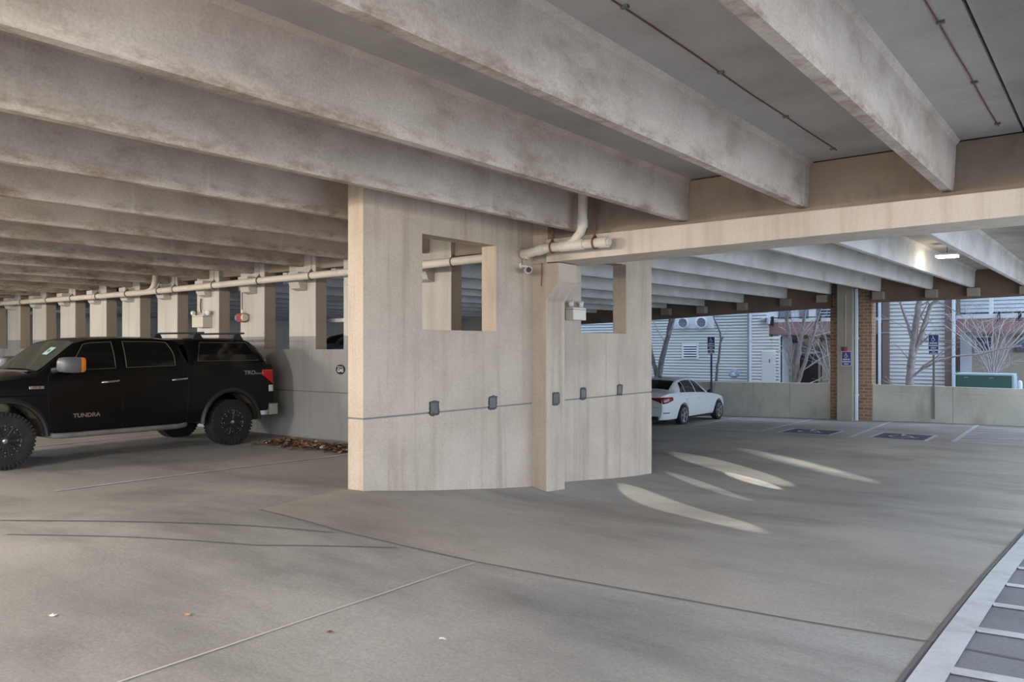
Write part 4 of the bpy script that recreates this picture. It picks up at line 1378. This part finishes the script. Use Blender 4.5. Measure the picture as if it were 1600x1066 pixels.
def build_sedan(label, paint, loc, yaw=0.0, detail=True):
    T = thing('sedan', label, 'car', loc, yaw)
    s = Shell(-1,
              curve([(-.87, .52), (-.8, .64), (-.5, .74), (0, .83), (.5, .89), (.8, .92), (1.6, .945), (2.6, .985), (3.0, 1.01), (3.5, 1.0), (3.7, .97), (3.80, .92)], .05),
              curve([(-.87, .54), (-.78, .70), (-.5, .80), (0, .90), (.45, .96), (.62, 1.0), (1.25, 1.35), (1.6, 1.425), (2.0, 1.445), (2.4, 1.42), (2.72, 1.335), (3.2, 1.085), (3.45, 1.06), (3.70, 1.04), (3.80, .96)], .05),
              curve([(-.87, .50), (-.78, .70), (-.5, .83), (-.1, .885), (2.7, .89), (3.3, .87), (3.6, .84), (3.72, .80), (3.77, .755), (3.80, .70)], .02), .055,
              curve([(-.87, .45), (0, .66), (.6, .68), (1.25, .58), (2.0, .56), (2.6, .56), (3.2, .64), (3.6, .62), (3.8, .55)], .05),
              (0.0, 2.66), .365, .325, lambda x: .22 if x > -.6 else .24, -.87, 3.80)
    s.body(M[paint], T)
    fa_ = lambda t: .95 + .42 * t
    s.pane('side_window', M['glass_dark'], T, fa_, lambda t: 1.70, .06, .90)
    s.pane('side_window', M['glass_dark'], T, lambda t: 1.76, lambda t: 2.48 - .1 * t, .06, .90)
    s.pane('side_window', M['glass_dark'], T, lambda t: 2.51 - .1 * t, lambda t: 2.86 - .33 * t, .06, .86)
    s.top('windshield', M['glass_dark'], T, .66, 1.27, .92)
    s.top('rear_window', M['glass_dark'], T, 2.62, 3.14, .93)
    s.gap('door_gap', M['conduit'], T, [(.62, .86), (.60, .5), (.66, .28)], .004)
    s.gap('door_gap', M['conduit'], T, [(1.73, .93), (1.73, .28)], .004)
    s.gap('door_gap', M['conduit'], T, [(2.55, .96), (2.48, .75), (2.30, .6)], .004)
    s.low('sill', M['black'], T, .42, 2.26, .215, .25, .006)
    for x in (1.55, 2.38):
        for sd in (1, -1):
            y = s.side(x, .80)
            MB().tube([s.P(x - .08, sd * y, .80), s.P(x - .05, sd * (y + .025), .80), s.P(x + .05, sd * (y + .025), .80), s.P(x + .08, sd * y, .80)], .012, 8).build('door_handle', M[paint], T)
    for sd in (1, -1):
        mb = MB()
        mb.tube([s.P(.98, sd * .90, .97), s.P(1.0, sd * .99, .99), s.P(1.02, sd * 1.05, .99)], [.03, .065, .045], 10)
        mb.build('side_mirror', M['black'], T, smooth=40)
        for a in (0, 2.66):
            wheel(T, (sd * .80, -a, .32), sd, .32, .20, .215, 'sedan', -1)
        s.low('tail_lamp', M['tail_dark'], T, 3.36, 3.795, .74, .90, .008, 12, 4, (sd,), zf0=lambda x: .80 - .10 * (x - 3.36) / .44)
        mb = MB()
        mb.prism([s.P(3.805, sd * .70, .72), s.P(3.805, sd * .36, .84), s.P(3.805, sd * .36, .88), s.P(3.805, sd * .70, .89)], (0, -.02, 0))
        mb.build('tail_lamp', M['tail_dark'], T)
        s.low('reflector', M['tail_dark'], T, 3.55, 3.78, .42, .45, .008, 6, 2, (sd,))
        s.low('head_lamp', M['lens'], T, -.80, -.35, .60, .72, .008, 6, 3, (sd,))
    MB().box(-.60, .60, -3.84, -3.76, .20, .33).build('rear_diffuser', M['black'], T, bevel=.02)
    MB().box(-.62, .62, -3.815, -3.79, .585, .592).build('bumper_seam', M['conduit'], T)
    MB().box(-.26, .26, -3.83, -3.79, .62, .75).build('licence_plate', M['sign_white'], T)
    MB().box(-.72, .72, -3.5, -.1, .17, .24).build('underbody', M['black'], T)
    MB().tube([(0, -2.45, 1.44), (0, -2.58, 1.47), (0, -2.66, 1.44)], [.02, .018, .008], 6).build('antenna', M['black'], T)
    return T


build_sedan('white sedan parked nose to the back parapet beside the middle wall', 'car_white', (-11.58, 25.36, fz(-11.2, 24.2) - .0), 0.0)
# ramp behind the pier wall with a car
mb = MB()
mb.loft([[(-28, y0_, -1.95), (-12.1, y0_, -.66), (-12.1, y0_, -.91), (-28, y0_, -2.2)] for y0_ in (10.6, 21.8)])
tag(mb.build('ramp_slab', M['slab']), 'sloping concrete ramp behind the pier wall', 'ramp', kind='structure')
build_sedan('dark blue car on the ramp seen through the slots of the pier wall', 'car_blue', (-16.6, 17.0, -1.02), 0.0)


# ------------------------------------------------------------------ outside: ground, house, trees
tag(MB().box(-60, 40, 27.3, 90, -2.8, -2.35).build('ground', M['soil']), 'planted ground outside the back parapet', 'ground', kind='structure')
tag(MB().box(-70, -30.5, -60, 90, -2.9, -2.4).build('ground', M['parapet']), 'paved ground left of the garage', 'ground', kind='structure')
tag(MB().box(-70, 80, -90, -14.2, -2.4, -1.75).build('ground', M['parapet']), 'paved street behind the camera', 'ground', kind='structure')
tag(MB().box(12.1, 80, -14.2, 90, -2.9, -2.2).build('ground', M['parapet']), 'paved street right of the garage', 'ground', kind='structure')

F = 34.0
H = thing('apartment_building', 'apartment building with pale siding, brown posts and balconies across from the garage', 'building', (-10, F, -2.4))
HO = Vector((-10, F, -2.4))


def hb(x0, x1, y0, y1, z0, z1):
    """a box given in world coordinates, made relative to the house"""
    return MB().box(x0 + 10, x1 + 10, y0 - F, y1 - F, z0 + 2.4, z1 + 2.4)


def siding(x0, x1, z0, z1, y, pitch, m, lip=.034, gap=.03, name='siding_wall'):
    n = int(round((z1 - z0) / pitch))
    prof = []
    for k in range(n):
        z = z0 + pitch * k
        prof += [(y - lip, z), (y - .004, z + pitch - gap), (y + .05, z + pitch - gap), (y + .05, z + pitch)]
    prof += [(y + .15, z0 + pitch * n), (y + .15, z0)]
    mb = MB()
    mb.prism([(x0 + 10, p[0] - F, p[1] + 2.4) for p in prof], (x1 - x0, 0, 0))
    return mb.build(name, m, H)


hb(-32, 6, 36.4, 42, -2.4, 9).build('main_wall', M['beige'], H)
siding(-26, -12.98, -2.4, 4.0, F, .131, M['siding'])
hb(-26, -12.98, F + .16, 36.4, -2.4, 8).build('side_wing', M['siding'], H)
siding(-12.80, -12.06, -2.4, 4.0, F - .12, .131, M['siding_white'])
siding(-12.06, -11.54, -2.4, .52, F - .12, .131, M['siding_white'])
hb(-12.80, -11.54, F + .04, 36.4, -2.4, .5).build('porch_wall', M['siding_white'], H)
hb(-12.80, -12.06, F + .04, 36.4, .5, 8).build('porch_wall', M['siding_white'], H)
hb(-12.99, -12.79, F - .16, F + .1, -2.4, 4).build('corner_trim', M['trim'], H)
hb(-12.99, -12.90, F - .165, F - .15, -2.4, 4).build('corner_trim', M['grey_wall'], H)
hb(-11.62, -11.54, F - .15, F + .05, -2.4, .52).build('corner_trim', M['trim'], H)
hb(-12.36, -11.75, F - .17, F - .1, -2.0, -.15).build('meter_cabinet', M['siding_white'], H, bevel=.02)
hb(-12.02, -11.99, F - .19, F - .16, -.65, -.5).build('cabinet_lock', M['black'], H)
# louvre vent and round vents
hb(-16.12, -15.30, F - .05, F, -.52, .20).build('louvre_frame', M['trim'], H)
lv = hb(-16.02, -15.40, F - .06, F - .04, -.44, .12).build('louvre_vent', M['louver'], H)
for k in range(5):
    z = -.42 + k * .112
    MB().prism([(-16.02 + 10, -.085, z + 2.4 + .03), (-16.02 + 10, -.06, z + 2.4 + .085), (-16.02 + 10, -.05, z + 2.4 + .03)], (.62, 0, 0)).build('louvre_blade', M['trim'], lv)
hb(-16.75, -14.55, F - .05, F, .86, 1.9).build('vent_panel', M['trim'], H)
for x in (-16.05, -15.15):
    v = MB().lathe([(.27, 0), (.29, -.06), (.22, -.09), (.20, -.03)], (x + 10, -.05, 1.12 + 2.4), 'y', 28).build('round_vent', M['trim'], H, smooth=40)
    MB().lathe([(.2, -.02), (.19, -.045)], (x + 10, -.05, 1.12 + 2.4), 'y', 24).build('vent_grille', M['louver'], v)
    for k in range(6):
        z = 1.12 + 2.4 - .15 + k * .06
        hw = math.sqrt(max(.001, .19 ** 2 - (z - 3.52) ** 2))
        MB().box(x + 10 - hw, x + 10 + hw, -.115, -.10, z - .008, z + .008).build('vent_slat', M['trim'], v)
# entry recess left of the brick column
hb(-11.54, -7.9, 35.3, 35.5, -2.4, .75).build('entry_wall', M['olive'], H)
hb(-11.50, -11.2, 35.2, 35.3, -2.4, .2).build('entry_panel', M['grey_wall'], H)
d = hb(-11.18, -10.38, 35.24, 35.3, -2.4, -.28).build('entry_door', M['door'], H)
for (x0, x1, z0, z1) in [(-11.08, -10.83, -1.25, -.45), (-10.73, -10.48, -1.25, -.45), (-11.08, -10.83, -2.2, -1.45), (-10.73, -10.48, -2.2, -1.45)]:
    hb(x0, x1, 35.225, 35.245, z0, z1).build('door_panel', M['door'], d, bevel=.01)
MB().lathe([(.03, 0), (.035, -.03), (.02, -.05)], (-11.10 + 10, 35.24 - F, -1.35 + 2.4), 'y', 12).build('door_knob', M['chrome'], d)
for (x0, x1, z0, z1) in [(-11.28, -11.18, -2.4, -.2), (-10.38, -10.28, -2.4, -.2), (-11.28, -10.28, -.28, -.18), (-11.28, -10.28, .26, .36)]:
    hb(x0, x1, 35.2, 35.3, z0, z1).build('door_trim', M['beige'], H)
hb(-11.18, -10.38, 35.25, 35.3, -.18, .26).build('transom_window', M['window'], H)
hb(-11.5, -11.25, 35.24, 35.3, .0, .35).build('side_window', M['window'], H)
hb(-10.2, -9.75, 35.1, 35.3, -2.4, .3).build('pilaster', M['beige'], H)
hb(-9.70, -9.0, 35.24, 35.3, -2.2, .2).build('side_window', M['door'], H)


def balcony(x0, x1, zb0, zb1, posts=True):
    b = hb(x0, x1, F - .05, F + .25, zb0, zb1).build('balcony_band', M['maroon'], H)
    hb(x0, x1, F - .06, 36.4, zb1, zb1 + .12).build('balcony_trim', M['siding_white'], b)
    hb(x0, x1, F - .08, F + .3, zb0 - .07, zb0).build('balcony_drip', M['brown'], b)
    hb(x0, x1, F + .2, 36.4, zb0 - .02, zb0 + .05).build('balcony_soffit', M['grey_wall'], b)
    r = hb(x0, x1, F, F + .04, zb1 + .17, zb1 + .21).build('railing', M['black'], H)
    return b


b1 = balcony(-12.06, -7.66, .58, 1.07)
for x in (-11.9, -9.95):
    hb(x - .05, x + .05, F - .14, F - .05, .93, 1.32).build('bracket', M['black'], b1)
hb(-12.0, -11.9, F - .12, F - .05, .30, .56).build('bracket', M['black'], b1)
# upper storey behind the railing on the left: wall, white posts, dark shutters
hb(-12.0, -7.7, 35.1, 35.3, 1.2, 6).build('upper_wall', M['grey_wall'], H)
for x in (-11.3, -10.55, -9.55):
    hb(x - .14, x + .14, 34.9, 35.1, 1.2, 6).build('upper_post', M['siding_white'], H)
for (x0, x1) in ((-10.3, -9.75), (-9.35, -8.6)):
    sh_ = hb(x0, x1, 35.0, 35.1, 1.2, 3.2).build('shutter', M['louver'], H)
    for k in range(16):
        hb(x0, x1, 34.98, 35.0, 1.22 + k * .12, 1.25 + k * .12).build('shutter_slat', M['trim'], sh_)
# right of the column: glazed strip, brown posts, white siding, downspouts
hb(-8.3, -7.68, 35.0, 35.1, -2.4, 6).build('stair_window', M['window'], H)
for z in (.55, 1.0, 2.2):
    hb(-8.3, -7.62, 34.95, 35.05, z, z + .07).build('window_bar', M['trim'], H)
hb(-8.3, -7.66, 34.9, 35.0, .20, .95).build('window_panel', M['brown'], H)
hb(-8.02, -7.90, 34.0, 34.2, -2.4, 6).build('corner_trim', M['trim'], H)
for (x0, x1) in ((-7.66, -7.56), (-5.09, -4.98)):
    hb(x0, x1, F - .28, F - .18, -2.4, 6).build('downspout', M['trim'], H, bevel=.02)
for (x0, x1) in ((-7.53, -7.29), (-5.34, -5.09)):
    hb(x0, x1, F - .18, F + .3, -2.4, 6).build('brown_post', M['brown'], H)
siding(-7.30, -5.33, -2.4, 4.1, F, .146, M['siding_white'], .035, .026)
for z in (.55, 1.08):
    hb(-7.66, -7.28, F - .2, F, z, z + .05).build('post_band', M['grey_wall'], H)
b2 = balcony(-4.98, 4.0, .57, 1.07)
for x in (-3.6, -2.95):
    hb(x - .05, x + .05, F - .12, F - .05, .95, 1.3).build('bracket', M['black'], b2)
siding(-4.98, 4.0, 1.2, 5.2, 35.0, .146, M['siding'], .02)
for x in (-3.85, -1.6):
    hb(x - .06, x + .06, F - .02, F + .08, 1.2, 5).build('upper_post', M['trim'], H)
hb(-4.98, 4, 35.1, 35.3, -2.4, .6).build('entry_wall', M['beige'], H)
hb(-4.98, -4.62, 34.9, 35.1, -2.4, .55).build('corner_trim', M['trim'], H)
w_ = hb(-4.50, -3.92, 35.0, 35.1, -.18, .42).build('window_frame', M['trim'], H)
hb(-4.45, -3.97, 34.98, 35.01, -.13, .38).build('pane', M['window'], w_)
hb(-3.2, -1.8, 35.0, 35.1, -.18, .42).build('window_frame', M['brown'], H)
hb(-3.15, -1.85, 34.98, 35.01, -.13, .38).build('pane', M['window'], H)

# wall lamp with a tilted white hood at the porch corner
wl = thing('wall_lamp', 'white hooded wall lamp on the corner of the porch wall', 'lamp', (-12.2, F - .16, 1.1))
MB().prism([(-.22, -.35, .02), (.16, -.3, .16), (.16, .0, .16), (-.22, .0, .06)], (0, 0, .04)).build('hood', M['trim'], wl)
MB().box(.1, .2, -.1, .04, -.1, .3).build('wall_plate', M['trim'], wl)
# garden hose reel on the siding and a small pale sign plate
hr = thing('hose_reel', 'blue grey garden hose hung low on the siding beside the thin sapling', 'hose', (-13.55, F - .2, -1.15))
for k in range(3):
    MB().tube([(.0 + (.17 - .03 * k) * math.cos(a) * 1.3, -.04 - .03 * k, (.17 - .03 * k) * math.sin(a)) for a in [2 * math.pi * i / 20 for i in range(21)]], .022, 6, caps=False).build('hose_loop', M['coil'], hr)
MB().box(-.08, .08, -.1, .1, -.05, .06).build('hose_hanger', M['trim'], hr)

# green utility cabinet
gc = thing('utility_cabinet', 'dark green metal utility cabinet behind the right parapet', 'utility cabinet', (-3.65, 30.3, -2.35))
MB().box(-.80, .80, 0, .9, 0, 1.44).build('cabinet_body', M['green'], gc, bevel=.015)
MB().box(-.84, .84, -.03, .95, 1.43, 1.49).build('lid', M['green_pale'], gc, bevel=.01)
MB().box(.80, .86, .0, .9, 0, 1.43).build('side_panel', M['green_pale'], gc)
for x in (-.50, .22):
    MB().box(x - .06, x + .06, -.02, .0, 1.34, 1.365).build('latch', M['silver'], gc)
bo = tag(MB().lathe([(.07, 0), (.07, 1.2), (.05, 1.26), (.01, 1.28)], (-2.66, 30.6, -2.35), 'z', 16).build('bollard', M['trim'], smooth=40), 'pale bollard at the right end of the green utility cabinet', 'bollard')


# ------------------------------------------------------------------ bare trees
def branch(mb, p, d, r, length, depth, rng, spread=.5, upb=.12, minr=.004):
    n = max(3, int(length / .16))
    pts, rad = [Vector(p)], [r]
    d = Vector(d).normalized()
    kids = []
    for i in range(n):
        d = (d + Vector((rng.gauss(0, .07), rng.gauss(0, .07), rng.gauss(0, .05) + upb * .1))).normalized()
        pts.append(pts[-1] + d * length / n)
        rad.append(max(minr, r * (1 - .55 * (i + 1) / n)))
        if depth > 0 and i >= n * .25 and rng.random() < .75:
            kids.append((pts[-1].copy(), d.copy(), rad[-1]))
    mb.tube(pts, rad, 7 if r > .03 else 5)
    for (q, dd, rr) in kids:
        ax = Vector((rng.gauss(0, 1), rng.gauss(0, 1), rng.gauss(0, .6)))
        nd = (dd + ax.normalized() * rng.uniform(spread * .6, spread * 1.5)).normalized()
        branch(mb, q, nd, max(minr, rr * rng.uniform(.4, .6)), length * rng.uniform(.4, .65), depth - 1, rng, spread, upb, minr)


def tree(label, base, trunks, mt, mw, rng, cat='tree', depth=2, tw=.55, spread=.6, minr=.004):
    """trunks: list of (points, radii); twigs sprout along each"""
    t = thing('bare_tree', label, cat, base)
    B = Vector(base)
    tb, wb_ = MB(), MB()
    for pts, r in trunks:
        q = [Vector(p) - B for p in pts]
        f = []
        for a, b in zip(q, q[1:]):
            for k in range(4):
                f.append(a.lerp(b, k / 4) + (Vector((rng.gauss(0, .012), rng.gauss(0, .012), 0)) if k else Vector()))
        f.append(q[-1])
        rr = [r[0] + (r[1] - r[0]) * i / (len(f) - 1) for i in range(len(f))]
        tb.tube(f, rr, 10)
        for i in range(3, len(f)):
            if rng.random() < tw:
                d = (f[i] - f[i - 1]).normalized()
                ax = Vector((rng.gauss(0, 1), rng.gauss(0, .7), rng.gauss(.2, .6))).normalized()
                branch(wb_, f[i], (d * .6 + ax * .8), max(.008, rr[i] * .32), rng.uniform(.5, 1.1), depth, rng, spread, .1, minr)
    tb.build('trunk', M[mt], t, smooth=50)
    if len(wb_.bm.verts):
        wb_.build('branches', M[mw], t)
    else:
        wb_.bm.free()
    return t


G = -2.4
rg = random.Random(3)
tree('leaning forked bare tree left of the louvre vent', (-15.4, 30, G), [([(-15.42, 30, G), (-15.36, 30, -1.6), (-15.15, 30, -.55), (-14.85, 30, .45), (-14.58, 30, 1.3), (-14.3, 30, 2.6)], (.155, .06)), ([(-15.33, 30, -1.3), (-15.55, 30, -.45), (-15.72, 30, .3), (-15.8, 30, 1.6)], (.10, .05)), ([(-14.95, 30, .2), (-14.8, 30, 1.0), (-14.75, 30, 2.0)], (.06, .03))], 'bark_dark', 'twig', rg, tw=.16, depth=1)
tree('thin crooked sapling right of the louvre vent', (-12.8, 30, G), [([(-12.8, 30, G), (-12.76, 30, -1.1), (-12.66, 30, -.4), (-12.58, 30, .3), (-12.62, 30, .62), (-12.85, 30, 1.1), (-13.0, 30, 1.7)], (.06, .02)), ([(-12.6, 30, .2), (-12.48, 30, .42)], (.04, .02))], 'bark_dark', 'twig', rg, tw=.25, depth=1)
tree('pale bare tree with three trunks before the dark entry door', (-9.75, 30, G), [
    ([(-9.78, 30, G), (-9.85, 30, -1.2), (-9.86, 30, -.5), (-9.86, 30, .3), (-9.95, 30, .9), (-10.0, 30, 1.6), (-10.1, 30, 3.0)], (.075, .035)),
    ([(-9.72, 30.05, G), (-9.72, 30.05, -1.2), (-9.6, 30.05, -.4), (-9.48, 30.05, .35), (-9.38, 30.05, 1.0), (-9.3, 30.05, 1.7), (-9.2, 30.05, 3.0)], (.10, .04)),
    ([(-9.66, 30, G), (-9.58, 30, -1.3), (-9.30, 30, -.5), (-9.05, 30, .4), (-8.85, 30, 1.1), (-8.68, 30, 1.7), (-8.4, 30, 2.8)], (.08, .035)),
    ([(-9.86, 30, .35), (-10.03, 30, .75), (-10.05, 30, 1.3)], (.035, .02)), ([(-9.88, 30, -.25), (-10.05, 30, 0.0), (-10.15, 30, .02)], (.03, .015)),
    ([(-9.0, 30, .15), (-8.7, 30, .55), (-8.5, 30, .7)], (.035, .015))], 'bark', 'twig', rg, tw=.30, depth=2)
sh_t = tree('pale twiggy shrub between the entry door and the brick column', (-8.75, 31, G), [([(-8.75 + .1 * k, 31, G), (-8.75 + .05 * k, 31, -1.2), (-8.75 + .22 * (k - 2.2), 31, -.2), (-8.75 + .32 * (k - 2.4), 31, .45)], (.028, .01)) for k in range(5)], 'twig', 'twig', rg, 'shrub', 1, .75, .9)
tree('tall thick bare tree before the white sided wall', (-5.71, 29.5, G), [
    ([(-5.72, 29.5, G), (-5.70, 29.5, -1.2), (-5.66, 29.5, -.5), (-5.60, 29.5, .1), (-5.52, 29.5, .8), (-5.42, 29.5, 1.5), (-5.25, 29.5, 3.0)], (.145, .08)),
    ([(-5.62, 29.5, .2), (-5.75, 29.5, .75), (-5.95, 29.5, 1.35), (-6.05, 29.5, 1.8)], (.055, .025)),
    ([(-5.64, 29.5, -.35), (-5.42, 29.5, .2), (-5.24, 29.5, .8), (-5.08, 29.5, 1.4), (-4.85, 29.5, 1.6), (-4.6, 29.5, 2.2)], (.085, .05)),
    ([(-5.68, 29.45, -1.05), (-5.35, 29.4, -.75), (-4.9, 29.4, -.45), (-4.3, 29.4, -.28), (-3.6, 29.4, -.22), (-3.1, 29.4, -.05), (-2.5, 29.4, .05)], (.04, .02)),
    ([(-5.35, 29.4, -.7), (-4.9, 29.3, -.35), (-4.6, 29.3, -.05), (-4.35, 29.3, .1)], (.03, .012)),
    ([(-5.60, 29.5, -.1), (-5.3, 29.5, .2), (-5.1, 29.5, .38), (-4.9, 29.5, .45)], (.035, .015)),
    ([(-5.69, 29.5, -.45), (-5.95, 29.5, -.1), (-6.2, 29.5, .15)], (.018, .008))], 'bark', 'bark', rg, tw=.3, depth=1)
tree('white multi-stemmed bare shrub behind the green utility cabinet', (-3.6, 32.2, G),
     [([(-3.6 + .03 * (k - 5), 32.2, G), (-3.6 + .02 * (k - 5), 32.2, -.9), (-3.6 + .09 * (k - 5), 32.2 + .05 * (k % 3 - 1), -.1), (-3.6 + .22 * (k - 5), 32.2 + .1 * (k % 3 - 1), .5), (-3.6 + .33 * (k - 5), 32.2, .9 + .1 * (k % 2))], (.03, .01)) for k in range(11)], 'twig', 'twig', rg, 'shrub', 1, .5, .8)
